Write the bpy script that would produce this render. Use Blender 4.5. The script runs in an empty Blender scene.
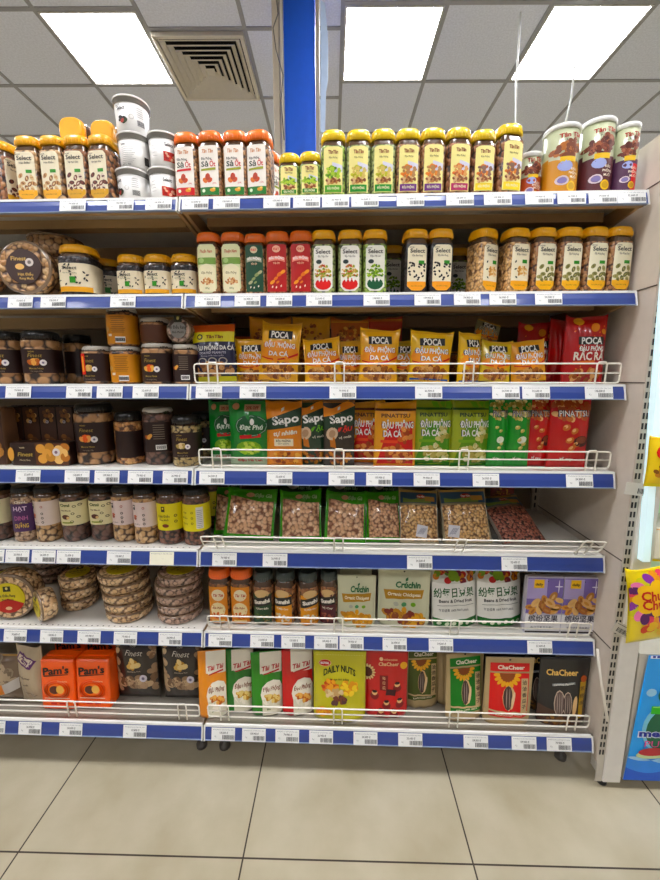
import bpy, math, random
from math import sin, cos, pi, radians as R
from mathutils import Vector, Matrix

# ------------------------------------------------------------------ camera, world, lamps, exposure
S = bpy.context.scene
COL = S.collection
F, CX, CY, CZ, PITCH, YAW = 388.2, 0.432, -1.0848, 1.2465, 0.161, -0.0332
cam_d = bpy.data.cameras.new('camera')
cam = bpy.data.objects.new('camera', cam_d)
COL.objects.link(cam)
cam.location = (CX, CY, CZ)
cam.rotation_euler = (pi / 2 - PITCH, 0, -YAW)
cam_d.sensor_fit = 'VERTICAL'
cam_d.sensor_height = 36
cam_d.lens = F / 880 * 36
cam_d.clip_start = 0.02
S.camera = cam
S.view_settings.view_transform = 'Standard'
S.view_settings.look = 'None'
S.view_settings.gamma = 1
S.view_settings.exposure = 0.0
S.view_settings.use_curve_mapping = False
w = bpy.data.worlds.new('world')
S.world = w
w.use_nodes = True
w.node_tree.nodes['Background'].inputs[0].default_value = (1, .97, .93, 1)
w.node_tree.nodes['Background'].inputs[1].default_value = 0.3
LAMP = 32.0          # strength of the ceiling panels
S.cycles.max_bounces = 6
S.cycles.diffuse_bounces = 4
S.cycles.use_denoising = True


def at(px, py, Y):
    """The point where the sight line of a picture point meets the upright plane at depth Y."""
    a, u = (px - 330) / F, (440 - py) / F
    c, s = cos(PITCH), sin(PITCH)
    y, z = c + s * u, -s + c * u
    c, s = cos(YAW), sin(YAW)
    X, Yw = c * a + s * y, -s * a + c * y
    t = (Y - CY) / Yw
    return CX + X * t, CZ + z * t


# ------------------------------------------------------------------ materials
MATS = {}


def lin(h):
    h = h.lstrip('#')
    out = []
    for i in (0, 2, 4):
        v = int(h[i:i + 2], 16) / 255
        out.append(v / 12.92 if v <= .04045 else ((v + .055) / 1.055) ** 2.4)
    return (*out, 1)


def deep(c, k=1.16, g=1.07):
    """printed inks are a little deeper than they read under shop light"""
    l = .21 * c[0] + .72 * c[1] + .07 * c[2]
    return tuple(min(1, max(0, l + (v - l) * k)) ** g for v in c[:3]) + (1,)


def mk(name):
    m = bpy.data.materials.new(name)
    m.use_nodes = True
    n = m.node_tree
    return m, n, n.nodes['Principled BSDF']


def C(h, rough=.42, metal=0, coat=0):
    """A plain colour with a little procedural mottling, so no surface is a dead flat tone."""
    key = (h, rough, metal, coat)
    if key in MATS:
        return MATS[key]
    m, n, b = mk('paint_' + h.strip('#'))
    tc = n.nodes.new('ShaderNodeTexCoord')
    nz = n.nodes.new('ShaderNodeTexNoise')
    nz.inputs['Scale'].default_value = 35
    n.links.new(tc.outputs['Object'], nz.inputs['Vector'])
    mx = n.nodes.new('ShaderNodeMix')
    mx.data_type = 'RGBA'
    c = deep(lin(h))
    mx.inputs[6].default_value = tuple(v * .93 for v in c[:3]) + (1,)
    mx.inputs[7].default_value = tuple(min(1, v * 1.05) for v in c[:3]) + (1,)
    n.links.new(nz.outputs[0], mx.inputs[0])
    n.links.new(mx.outputs[2], b.inputs['Base Color'])
    b.inputs['Roughness'].default_value = rough
    b.inputs['Metallic'].default_value = metal
    b.inputs['Coat Weight'].default_value = coat
    b.inputs['Coat Roughness'].default_value = .08
    MATS[key] = m
    return m


def NUT(key, cols, size=.012, gap='#2a170c', stretch=(1, 1, 1), coat=.6, gapw=.30):
    """Heaped nuts or beans: voronoi cells, each with its own tone, the shade between them painted dark, domed by a bump."""
    if key in MATS:
        return MATS[key]
    m, n, b = mk('nuts_' + key)
    tc = n.nodes.new('ShaderNodeTexCoord')
    mp = n.nodes.new('ShaderNodeMapping')
    mp.inputs['Scale'].default_value = stretch
    n.links.new(tc.outputs['Object'], mp.inputs[0])
    nz = n.nodes.new('ShaderNodeTexNoise')
    nz.inputs['Scale'].default_value = 60
    n.links.new(mp.outputs[0], nz.inputs['Vector'])
    ad = n.nodes.new('ShaderNodeMix')
    ad.data_type = 'RGBA'
    ad.blend_type = 'LINEAR_LIGHT'
    ad.inputs[0].default_value = .004
    n.links.new(mp.outputs[0], ad.inputs[6])
    n.links.new(nz.outputs[1], ad.inputs[7])
    v = n.nodes.new('ShaderNodeTexVoronoi')
    v.inputs['Scale'].default_value = 1 / size
    v.inputs['Randomness'].default_value = .8
    n.links.new(ad.outputs[2], v.inputs['Vector'])
    sep = n.nodes.new('ShaderNodeSeparateColor')
    n.links.new(v.outputs['Color'], sep.inputs[0])
    r1 = n.nodes.new('ShaderNodeValToRGB')
    el = r1.color_ramp.elements
    el[0].color = lin(cols[0])
    el[1].color = lin(cols[-1])
    for i, c in enumerate(cols[1:-1]):
        e = el.new((i + 1) / (len(cols) - 1))
        e.color = lin(c)
    n.links.new(sep.outputs[0], r1.inputs[0])
    r2 = n.nodes.new('ShaderNodeValToRGB')
    r2.color_ramp.elements[0].position = .62 - gapw * .5
    r2.color_ramp.elements[0].color = (0, 0, 0, 1)
    r2.color_ramp.elements[1].position = .62 + gapw * .3
    r2.color_ramp.elements[1].color = (1, 1, 1, 1)
    n.links.new(v.outputs['Distance'], r2.inputs[0])
    mx = n.nodes.new('ShaderNodeMix')
    mx.data_type = 'RGBA'
    n.links.new(r2.outputs[0], mx.inputs[0])
    n.links.new(r1.outputs[0], mx.inputs[6])
    mx.inputs[7].default_value = lin(gap)
    n.links.new(mx.outputs[2], b.inputs['Base Color'])
    bp = n.nodes.new('ShaderNodeBump')
    bp.inputs['Strength'].default_value = .9
    bp.inputs['Distance'].default_value = size * .5
    bp.invert = True
    n.links.new(v.outputs['Distance'], bp.inputs['Height'])
    n.links.new(bp.outputs[0], b.inputs['Normal'])
    b.inputs['Roughness'].default_value = .5
    b.inputs['Coat Weight'].default_value = coat
    b.inputs['Coat Roughness'].default_value = .1
    MATS[key] = m
    return m


def EMIT(key, h, k):
    if key in MATS:
        return MATS[key]
    m, n, b = mk('glow_' + key)
    b.inputs['Base Color'].default_value = lin(h)
    b.inputs['Emission Color'].default_value = lin(h)
    b.inputs['Emission Strength'].default_value = k
    MATS[key] = m
    return m


# ------------------------------------------------------------------ mesh building
class MB:
    def __init__(self):
        self.v, self.f, self.m, self.s, self.mats = [], [], [], [], []

    def mi(self, mat):
        if mat not in self.mats:
            self.mats.append(mat)
        return self.mats.index(mat)

    def add(self, vs, fs, mat, smooth=False):
        o = len(self.v)
        self.v += [tuple(p) for p in vs]
        k = self.mi(mat)
        for f in fs:
            self.f.append([o + i for i in f])
            self.m.append(k)
            self.s.append(smooth)
        return o

    def box(self, x0, x1, y0, y1, z0, z1, mat, bev=0):
        if bev <= 0:
            vs = [(x, y, z) for x in (x0, x1) for y in (y0, y1) for z in (z0, z1)]
            fs = [(0, 1, 3, 2), (4, 6, 7, 5), (0, 4, 5, 1), (2, 3, 7, 6), (0, 2, 6, 4), (1, 5, 7, 3)]
            self.add(vs, fs, mat)
            return
        b = bev
        sets = []
        for (sx, X) in ((-1, x0), (1, x1)):
            for (sy, Y) in ((-1, y0), (1, y1)):
                for (sz, Z) in ((-1, z0), (1, z1)):
                    sets.append([(X, Y - sy * b, Z - sz * b), (X - sx * b, Y, Z - sz * b), (X - sx * b, Y - sy * b, Z)])
        vs = [p for s_ in sets for p in s_]
        i = lambda x, y, z, k: (x * 4 + y * 2 + z) * 3 + k
        fs = []
        for x in (0, 1):
            fs.append([i(x, 0, 0, 0), i(x, 0, 1, 0), i(x, 1, 1, 0), i(x, 1, 0, 0)])
            fs.append([i(0, x, 0, 1), i(0, x, 1, 1), i(1, x, 1, 1), i(1, x, 0, 1)])
            fs.append([i(0, 0, x, 2), i(0, 1, x, 2), i(1, 1, x, 2), i(1, 0, x, 2)])
        for a in (0, 1):
            for c in (0, 1):
                fs.append([i(0, a, c, 1), i(1, a, c, 1), i(1, a, c, 2), i(0, a, c, 2)])
                fs.append([i(a, 0, c, 0), i(a, 1, c, 0), i(a, 1, c, 2), i(a, 0, c, 2)])
                fs.append([i(a, c, 0, 0), i(a, c, 1, 0), i(a, c, 1, 1), i(a, c, 0, 1)])
        for x in (0, 1):
            for y in (0, 1):
                for z in (0, 1):
                    fs.append([i(x, y, z, 0), i(x, y, z, 1), i(x, y, z, 2)])
        self.add(vs, fs, mat)

    def loft(self, rings, mat, seg=28, n=2.0, cx=0, cy=0, cap0=True, cap1=True, smooth=True):
        """rings: (z, rx, ry) or (z, rx, ry, dx, dy); mat: one, or one per gap."""
        vs = []
        for r in rings:
            z, rx, ry = r[:3]
            dx, dy = (r[3], r[4]) if len(r) > 3 else (0, 0)
            for k in range(seg):
                t = 2 * pi * (k + .5) / seg
                c, s = cos(t), sin(t)
                vs.append((cx + dx + rx * math.copysign(abs(c) ** (2 / n), c), cy + dy + ry * math.copysign(abs(s) ** (2 / n), s), z))
        o = len(self.v)
        self.v += vs
        for j in range(len(rings) - 1):
            mm = mat[j] if isinstance(mat, list) else mat
            k_ = self.mi(mm)
            for k in range(seg):
                a, b = o + j * seg + k, o + j * seg + (k + 1) % seg
                self.f.append([a, b, b + seg, a + seg])
                self.m.append(k_)
                self.s.append(smooth)
        m0 = mat[0] if isinstance(mat, list) else mat
        m1 = mat[-1] if isinstance(mat, list) else mat
        if cap0:
            self.f.append([o + k for k in range(seg)][::-1]); self.m.append(self.mi(m0)); self.s.append(False)
        if cap1:
            q = o + (len(rings) - 1) * seg
            self.f.append([q + k for k in range(seg)]); self.m.append(self.mi(m1)); self.s.append(False)

    def tube(self, pts, r, mat, seg=7, closed=False):
        pts = [Vector(p) for p in pts]
        n = len(pts)
        vs = []
        up = None
        for i, p in enumerate(pts):
            a = pts[(i - 1) % n] if (closed or i > 0) else p
            b = pts[(i + 1) % n] if (closed or i < n - 1) else p
            d = (b - a).normalized()
            if up is None:
                up = Vector((0, 0, 1)) if abs(d.z) < .9 else Vector((0, 1, 0))
            s_ = d.cross(up)
            if s_.length < 1e-4:
                s_ = d.cross(Vector((1, 0, 0)))
            s_.normalize()
            u = s_.cross(d).normalized()
            up = u
            for k in range(seg):
                t = 2 * pi * k / seg
                vs.append(p + r * (cos(t) * s_ + sin(t) * u))
        fs = []
        for i in range(n if closed else n - 1):
            for k in range(seg):
                a, b = i * seg + k, i * seg + (k + 1) % seg
                c, d = ((i + 1) % n) * seg + (k + 1) % seg, ((i + 1) % n) * seg + k
                fs.append([a, b, c, d])
        if not closed:
            fs.append(list(range(seg))[::-1])
            fs.append([(n - 1) * seg + k for k in range(seg)])
        self.add(vs, fs, mat, True)

    def prism(self, prof, x0, x1, mat):
        """profile of (y, z) points extruded along x"""
        n = len(prof)
        vs = [(x0, y, z) for y, z in prof] + [(x1, y, z) for y, z in prof]
        fs = [[i, (i + 1) % n, n + (i + 1) % n, n + i] for i in range(n)] + [list(range(n))[::-1], [n + i for i in range(n)]]
        self.add(vs, fs, mat)

    def mesh(self, name):
        me = bpy.data.meshes.new(name)
        me.from_pydata(self.v, [], self.f)
        for m in self.mats:
            me.materials.append(m)
        me.polygons.foreach_set('material_index', self.m)
        me.polygons.foreach_set('use_smooth', self.s)
        me.update()
        return me

    def build(self, name, parent=None, loc=(0, 0, 0), label=None):
        o = bpy.data.objects.new(name, self.mesh(name))
        COL.objects.link(o)
        o.location = loc
        if parent:
            o.parent = parent
        if label:
            o['label'] = label
        return o


TXT = {}


def text_mesh(s, bold=.0):
    key = (s, bold)
    if key not in TXT:
        cu = bpy.data.curves.new('t', 'FONT')
        cu.body = s
        cu.size = 1
        cu.offset = bold
        cu.resolution_u = 2
        o = bpy.data.objects.new('t', cu)
        COL.objects.link(o)
        dg = bpy.context.evaluated_depsgraph_get()
        me = bpy.data.meshes.new_from_object(o.evaluated_get(dg))
        vs = [(v.co.x, v.co.y) for v in me.vertices]
        fs = [list(p.vertices) for p in me.polygons]
        bpy.data.objects.remove(o)
        bpy.data.meshes.remove(me)
        bpy.data.curves.remove(cu)
        xs = [v[0] for v in vs] or [0, 1]
        ys = [v[1] for v in vs] or [0, 1]
        TXT[key] = (vs, fs, min(xs), max(xs), min(ys), max(ys))
    return TXT[key]


class Art:
    """Printed shapes laid on a surface facing -y: surf(x, z) -> y.  Layers lie .4 mm apart."""

    def __init__(self, mb, surf, step=.008, gap=.0004, base=.0004):
        self.mb, self.surf, self.step, self.gap, self.base = mb, surf, step, gap, base
        self.clip = None

    def P(self, x, z, L):
        if self.clip:
            x0, x1, z0, z1 = self.clip
            x = min(max(x, x0), x1)
            z = min(max(z, z0), z1)
        return (x, self.surf(x, z) - self.base - self.gap * L, z)

    def band(self, x0, x1, f0, f1, mat, L=0):
        g0 = f0 if callable(f0) else (lambda x: f0)
        g1 = f1 if callable(f1) else (lambda x: f1)
        nx = max(2, int(abs(x1 - x0) / self.step) + 1)
        h = max(abs(g1(x0 + (x1 - x0) * k / 8) - g0(x0 + (x1 - x0) * k / 8)) for k in range(9))
        nz = max(1, int(h / (self.step * 1.6)) + 1)
        vs = []
        for i in range(nx + 1):
            x = x0 + (x1 - x0) * i / nx
            a, b = g0(x), g1(x)
            for j in range(nz + 1):
                vs.append(self.P(x, a + (b - a) * j / nz, L))
        fs = [[i * (nz + 1) + j, (i + 1) * (nz + 1) + j, (i + 1) * (nz + 1) + j + 1, i * (nz + 1) + j + 1] for i in range(nx) for j in range(nz)]
        self.mb.add(vs, fs, mat, True)

    def rect(self, cx, cz, w, h, mat, L=1, ang=0):
        if not ang:
            return self.band(cx - w / 2, cx + w / 2, cz - h / 2, cz + h / 2, mat, L)
        self.quad([(-w / 2, -h / 2), (w / 2, -h / 2), (w / 2, h / 2), (-w / 2, h / 2)], mat, L, cx, cz, ang)

    def quad(self, q, mat, L=1, cx=0, cz=0, ang=0):
        c, s = cos(R(ang)), sin(R(ang))
        q = [(cx + x * c - z * s, cz + x * s + z * c) for x, z in q]
        d = max(math.dist(q[0], q[1]), math.dist(q[3], q[2]))
        e = max(math.dist(q[0], q[3]), math.dist(q[1], q[2]))
        nx, nz = max(1, int(d / self.step) + 1), max(1, int(e / self.step) + 1)
        vs = []
        for i in range(nx + 1):
            u = i / nx
            for j in range(nz + 1):
                v = j / nz
                x = (q[0][0] * (1 - u) + q[1][0] * u) * (1 - v) + (q[3][0] * (1 - u) + q[2][0] * u) * v
                z = (q[0][1] * (1 - u) + q[1][1] * u) * (1 - v) + (q[3][1] * (1 - u) + q[2][1] * u) * v
                vs.append(self.P(x, z, L))
        fs = [[i * (nz + 1) + j, (i + 1) * (nz + 1) + j, (i + 1) * (nz + 1) + j + 1, i * (nz + 1) + j + 1] for i in range(nx) for j in range(nz)]
        self.mb.add(vs, fs, mat, True)

    def ell(self, cx, cz, rx, rz, mat, L=1, ang=0, seg=12, r0=0):
        nr = max(1, int(max(rx, rz) / self.step / 1.2))
        c, s = cos(R(ang)), sin(R(ang))
        vs, fs = [], []
        if r0 == 0:
            vs.append(self.P(cx, cz, L))
        rr = [(r0 + (1 - r0) * (k + (0 if r0 else 1)) / nr) for k in range(nr + (1 if r0 else 0))]
        for q in rr:
            for k in range(seg):
                t = 2 * pi * k / seg
                x, z = rx * q * cos(t), rz * q * sin(t)
                vs.append(self.P(cx + x * c - z * s, cz + x * s + z * c, L))
        o = 0 if r0 else 1
        if not r0:
            fs += [[0, 1 + k, 1 + (k + 1) % seg] for k in range(seg)]
        for j in range(len(rr) - 1):
            for k in range(seg):
                a, b = o + j * seg + k, o + j * seg + (k + 1) % seg
                fs.append([a, a + seg, b + seg, b])
        self.mb.add(vs, fs, mat, True)

    def tri(self, pts, mat, L=1):
        self.mb.add([self.P(x, z, L) for x, z in pts], [list(range(len(pts)))], mat)

    def text(self, s, cx, cz, h, mat, L=2, w=None, ang=0, shear=0, bold=.02, arc=0):
        """letters h high (cap height), squeezed or stretched to width w"""
        vs, fs, x0, x1, y0, y1 = text_mesh(s, bold)
        if not vs:
            return
        k = h / .72
        kx = k if w is None else w / max(x1 - x0, .01)
        mid = .36
        c, sn = cos(R(ang)), sin(R(ang))
        out = []
        for x, y in vs:
            X = (x - (x0 + x1) / 2) * kx + shear * (y - mid) * k
            Z = (y - mid) * k + (arc * (1 - (2 * (x - (x0 + x1) / 2) / (x1 - x0)) ** 2) if arc else 0)
            out.append(self.P(cx + X * c - Z * sn, cz + X * sn + Z * c, L))
        self.mb.add(out, fs, mat)

    def blobs(self, cx, cz, w, h, r, n, mats, L=1, seed=1, asp=.75, rough=True):
        """a printed picture of scattered nuts inside an oval patch"""
        rnd = random.Random(seed)
        for i in range(n):
            t, q = rnd.random() * 2 * pi, math.sqrt(rnd.random())
            x, z = cx + w / 2 * q * cos(t), cz + h / 2 * q * sin(t)
            rr = r * (.8 + .4 * rnd.random())
            self.ell(x, z, rr, rr * asp, mats[i % len(mats)], L + (i % 3) * .5, rnd.random() * 180, seg=8)

    def leaf(self, x, z, l, mat, L=2, ang=30):
        c, s = cos(R(ang)), sin(R(ang))
        q = [(0, 0), (l * .5, -l * .28), (l, 0), (l * .5, l * .28)]
        self.tri([(x + a * c - b * s, z + a * s + b * c) for a, b in q], mat, L)


# ------------------------------------------------------------------ things
def tag(o, label, cat, group=None):
    o['label'] = label
    o['category'] = cat
    if group:
        o['group'] = group
    return o


def empty(name, loc=(0, 0, 0), rot=(0, 0, 0)):
    o = bpy.data.objects.new(name, None)
    o.empty_display_size = .05
    COL.objects.link(o)
    o.location = loc
    o.rotation_euler = rot
    return o


def struct(o):
    o['kind'] = 'structure'
    return o


PROTO = {}


def put(key, make, loc, rot, label, cat, group=None):
    """The first of a kind is made; every next one is a copy of the thing and of each of its parts."""
    if key not in PROTO:
        o = make()
        PROTO[key] = (o, list(o.children))
    else:
        src, kids = PROTO[key]
        o = src.copy()
        COL.objects.link(o)
        for ch in kids:
            c = ch.copy()
            COL.objects.link(c)
            c.parent = o
    o.location = loc
    o.rotation_euler = rot
    return tag(o, label, cat, group)


ORD = ['leftmost', 'second from left', 'third from left', 'fourth from left', 'fifth from left', 'sixth from left', 'seventh from left', 'eighth from left', 'ninth from left']
WORDN = ['first', 'second', 'third', 'fourth', 'fifth', 'sixth', 'seventh', 'eighth', 'ninth', 'tenth', 'eleventh', 'twelfth', 'thirteenth', 'fourteenth', 'fifteenth', 'sixteenth']
NUM = ['no', 'one', 'two', 'three', 'four', 'five', 'six', 'seven', 'eight', 'nine', 'ten']


def nth(i, n, what):
    if n == 1:
        return what
    if n == 2:
        return ('left' if i == 0 else 'right') + ' one of two ' + what
    o = ORD[i]
    if i == n - 1:
        o = 'rightmost'
    return f'{o} of {NUM[n]} {what}'


# ------------------------------------------------------------------ the room
CR, H = .0282, 3.3612
wall_m = C('#8f8d8c', .7)


def plain(name, *b, mat):
    m = MB()
    m.box(*b, mat)
    return struct(m.build(name))


# floor: glazed 60 cm tiles
def floor_mat():
    m, n, b = mk('floor_tiles')
    tc = n.nodes.new('ShaderNodeTexCoord')
    mp = n.nodes.new('ShaderNodeMapping')
    FR = .0111
    mp.vector_type = 'POINT'
    mp.inputs['Rotation'].default_value = (0, 0, -FR)
    n.links.new(tc.outputs['Object'], mp.inputs[0])
    br = n.nodes.new('ShaderNodeTexBrick')
    br.offset = 0
    br.inputs['Scale'].default_value = 1
    br.inputs['Brick Width'].default_value = .6
    br.inputs['Row Height'].default_value = .6
    br.inputs['Mortar Size'].default_value = .0022
    br.inputs['Mortar Smooth'].default_value = .1
    br.inputs['Color1'].default_value = lin('#bdb49c')
    br.inputs['Color2'].default_value = lin('#b8af98')
    br.inputs['Mortar'].default_value = lin('#3d352b')
    mp.inputs['Location'].default_value = (.4268, .265 + .6 * 0, 0)
    n.links.new(mp.outputs[0], br.inputs['Vector'])
    nz = n.nodes.new('ShaderNodeTexNoise')
    nz.inputs['Scale'].default_value = 5
    nz.inputs['Detail'].default_value = 8
    n.links.new(tc.outputs['Object'], nz.inputs['Vector'])
    rp = n.nodes.new('ShaderNodeValToRGB')
    rp.color_ramp.elements[0].position = .3
    rp.color_ramp.elements[0].color = lin('#e4e0d6')
    rp.color_ramp.elements[1].position = .7
    rp.color_ramp.elements[1].color = (1, 1, 1, 1)
    n.links.new(nz.outputs[0], rp.inputs[0])
    mx = n.nodes.new('ShaderNodeMix')
    mx.data_type = 'RGBA'
    mx.blend_type = 'MULTIPLY'
    mx.inputs[0].default_value = 1
    n.links.new(br.outputs[0], mx.inputs[6])
    n.links.new(rp.outputs[0], mx.inputs[7])
    n.links.new(mx.outputs[2], b.inputs['Base Color'])
    b.inputs['Roughness'].default_value = .42
    b.inputs['Specular IOR Level'].default_value = .35
    return m


plain('floor', -4.5, 5, -4.2, 8, -.05, 0, mat=floor_mat())
plain('wall_left', -4.7, -4.5, -4.2, 8, -.05, 3.6, mat=wall_m)
plain('wall_right', 5, 5.2, -4.2, 8, -.05, 3.6, mat=wall_m)
plain('wall_back', -4.7, 5.2, 8, 8.2, -.05, 3.6, mat=wall_m)
plain('wall_front', -4.7, 5.2, -4.4, -4.2, -.05, 3.6, mat=wall_m)


def tile_mat():
    m, n, b = mk('ceiling_tiles')
    tc = n.nodes.new('ShaderNodeTexCoord')
    nz = n.nodes.new('ShaderNodeTexNoise')
    nz.inputs['Scale'].default_value = 90
    nz.inputs['Detail'].default_value = 6
    n.links.new(tc.outputs['Object'], nz.inputs['Vector'])
    rp = n.nodes.new('ShaderNodeValToRGB')
    rp.color_ramp.elements[0].position = .35
    rp.color_ramp.elements[0].color = lin('#d6dae6')
    rp.color_ramp.elements[1].position = .65
    rp.color_ramp.elements[1].color = lin('#e4e8f4')
    n.links.new(nz.outputs[0], rp.inputs[0])
    n.links.new(rp.outputs[0], b.inputs['Base Color'])
    b.inputs['Roughness'].default_value = .9
    return m


croot = empty('ceiling_frame')
COL.objects.unlink(croot)
bpy.data.objects.remove(croot)
m = MB()
m.box(-5.5, 6, -4.9, 8.6, 0, .12, tile_mat())
ceil = struct(m.build('ceiling', loc=(0, 0, H)))
ceil.rotation_euler = (0, 0, CR)
GX, YD, Y1, Y2 = -1.3369, 2.0967, 2.1237, 2.2586
bar = C('#a2a2a4', .6)


def row0(i):
    return Y1 if i <= 0 else (Y2 if i in (1, 2) else YD)


m = MB()
for i in range(-6, 12):
    m.box(GX + .6 * i - .012, GX + .6 * i + .012, -4.5, 8.2, -.006, 0, bar)
for i in range(-6, 11):
    for k in range(-11, 10):
        y = row0(i) + .6 * k
        if -4.4 < y < 8.1:
            m.box(GX + .6 * i + .012, GX + .6 * i + .588, y - .012, y + .012, -.006, 0, bar)
g = struct(m.build('trim_1', loc=(0, 0, H)))
g.rotation_euler = (0, 0, CR)


def cpos(x, y):
    return (x * cos(CR) - y * sin(CR), x * sin(CR) + y * cos(CR))


def light_panel():
    t = empty('ceiling_light')
    m = MB()
    m.box(-.288, .288, -.288, -.276, -.008, .0, C('#c9c6c2')); m.box(-.288, .288, .276, .288, -.008, 0, C('#c9c6c2'))
    m.box(-.288, -.276, -.276, .276, -.008, .0, C('#c9c6c2')); m.box(.276, .288, -.276, .276, -.008, 0, C('#c9c6c2'))
    m.build('frame', t)
    m = MB()
    m.box(-.276, .276, -.276, .276, -.005, -.001, EMIT('panel', '#fbfbff', LAMP))
    m.build('diffuser', t)
    return t


panels = []
for i in (-6, -3, 0, 3, 5, 8):
    for k in (-8, -4, 0, 4):
        if k > -8 or i in (-3, 0, 5):  # unseen row behind the camera, added on a few columns to brighten shelf fronts
            panels.append((i, k))
vis = {(0, 0): 'bright square ceiling light above the yellow-lidded jars at the left',
       (3, 0): 'bright square ceiling light just beside the blue column',
       (5, 0): 'bright square ceiling light above the printed cans at the right'}
for (i, k) in panels:
    y = row0(i) - .3 + .6 * k
    x, yy = cpos(GX + .6 * i + .3, y)
    lb = vis.get((i, k)) or 'unseen square ceiling light panel, column %s, row %s from the front of the shop' % (WORDN[[-6, -3, 0, 3, 5, 8].index(i)], WORDN[[-8, -4, 0, 4].index(k)])
    put('ceiling_light', light_panel, (x, yy, H - .001), (0, 0, CR), lb, 'ceiling light', 'square ceiling light panels')


# the louvred air vent
def vent():
    t = empty('ceiling_vent')
    cr, dk = C('#d8d1c2', .5), C('#15120f', .9)
    m = MB()
    m.box(-.26, .26, -.26, .26, -.003, -.001, dk)  # near-black plate painted in for the shade inside the duct
    m.build('duct_shade_plate', t)
    m = MB()
    a, b = .286, .262
    for s in (-1, 1):
        m.box(-a, a, s * (a + b) / 2 - .012, s * (a + b) / 2 + .012, -.030, -.001, cr, .003)
        m.box(s * (a + b) / 2 - .012, s * (a + b) / 2 + .012, -b, b, -.030, -.001, cr, .003)
    m.build('frame', t)
    for k in range(6):
        r = .256 - k * .0385
        r2 = r - .0285
        m = MB()
        # a square cone ring flaring down and outward
        vs = []
        for (q, z) in ((r, -.026), (r2, -.006), (r2 - .002, -.008), (r - .004, -.032)):
            vs += [(-q, -q, z), (q, -q, z), (q, q, z), (-q, q, z)]
        fs = []
        for j in range(4):
            j2 = (j + 1) % 4
            for e in range(4):
                e2 = (e + 1) % 4
                fs.append([j * 4 + e, j * 4 + e2, j2 * 4 + e2, j2 * 4 + e])
        m.add(vs, fs, cr)
        m.build('louver', t)
    m = MB()
    m.box(-.03, .03, -.03, .03, -.034, -.028, cr, .002)
    m.build('centre_plate', t)
    return t


x, yy = cpos(GX + .9, Y2 - .3)
put('vent', vent, (x, yy, H - .002), (0, 0, CR), 'square cream air vent with nested louvers in the ceiling', 'air vent')

# blue column behind the rack, its pale corner strips, the film beside it
x0, z0 = at(284, 60, 1.3)
x1, _ = at(315, 60, 1.3)
m = MB()
m.box(x0, x1, 1.3, 1.3 + (x1 - x0), 0, H - .002, C('#1668dc', .5))
col = m.build('square_column')
tag(col, 'tall square column painted bright blue rising behind the top shelf', 'column')
for (a, b, nm, hx) in ((278.5, 283.3, 'pale grey upright strip at the left edge of the blue column', '#a39a8c'), (315.8, 319.3, 'beige upright strip along the right edge of the blue column', '#b0a596')):
    xa, _ = at(a, 60, 1.28)
    xb, _ = at(b, 60, 1.28)
    m = MB()
    m.box(xa, xb, 1.27, 1.30, 0, H - .004, C(hx))
    tag(m.build('corner_strip'), nm, 'trim strip', 'strips on the blue column')
# film: a clear-blue acrylic sheet hanging beside the column
m = MB()
prof = [(320.5, 0), (325, 3), (328, 40), (328, 80), (326, 92), (325, 132), (320.5, 132)]
pts = [at(a, b, 1.18) for a, b in prof]
n = len(pts)
m.add([(p[0], 1.18, p[1]) for p in pts] + [(p[0], 1.186, p[1]) for p in pts], [list(range(n)), list(range(n, 2 * n))[::-1]] + [[i, (i + 1) % n, n + (i + 1) % n, n + i] for i in range(n)], C('#c3d4ee', .15))
zt = pts[0][1]
m.box(pts[0][0], pts[0][0] + .004, 1.182, 1.186, zt - .02, H, C('#d8d8d8'))
tag(m.build('hanging_banner'), 'narrow glossy pale blue banner edge hanging beside the blue column', 'banner')
# leaning beige pole and a loose wire left of the column
m = MB()
xa, _ = at(272, 40, 1.15)
m.box(xa, xa + .035, 1.15, 1.19, 1.95 + .35, H - .004, C('#a99f90', .5), .004)
xa2, _ = at(281, 90, 1.15)
m.box(xa2, xa2 + .012, 1.15, 1.17, .0, H - .004, C('#bdb4a5', .5))
tag(m.build('cable_duct'), 'beige vertical cable duct left of the blue column', 'cable duct')
m = MB()
pp = [at(a, b, 1.12) for a, b in ((276, -4), (278, 14), (273, 28), (276, 50), (283, 75), (281, 101), (284, 140))]
m.tube([(p[0], 1.12, p[1]) for p in pp], .003, C('#4a443d'))
tag(m.build('loose_wire'), 'thin dark wire running down the beige cable duct', 'wire')
for (ps, nm) in (([(573, 84), (571.5, 98), (569, 108), (566, 121), (563, 140)], 'white cord hanging from the ceiling behind the yellow printed can'), ([(516, 84), (516, 108), (515.5, 140)], 'straight thin white cord hanging above the last yellow-lidded jar')):
    q = []
    for (a, b) in ps:
        X, Z = at(a, b, 1.6)
        q.append((X, 1.6, Z))
    q = [(q[0][0], 1.6, H - .004)] + q[0:] + [(q[-1][0], 1.6, 1.2)]
    m = MB()
    m.tube(q, .006, C('#e6e6e2'))
    tag(m.build('white_cord'), nm, 'cord', 'white cords hanging from the ceiling')

# ------------------------------------------------------------------ the shelving
ZB = [1.6769, 1.4333, 1.1866, .9378, .6834, .4134, .1197]     # underside of each price rail
RH = [.036, .037, .040, .044, .046, .045, .045]
ZS = [a + b for a, b in zip(ZB, RH)]                           # top of each shelf
YR = [0, 0, 0, 0, 0, 0, -.0433]
BACK = .42
beige, white, blue = C('#b89c78', .5), C('#d6d3cc', .45), C('#34488c', .34, coat=.35)
railwhite = C('#e9e9e6', .35)


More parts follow.
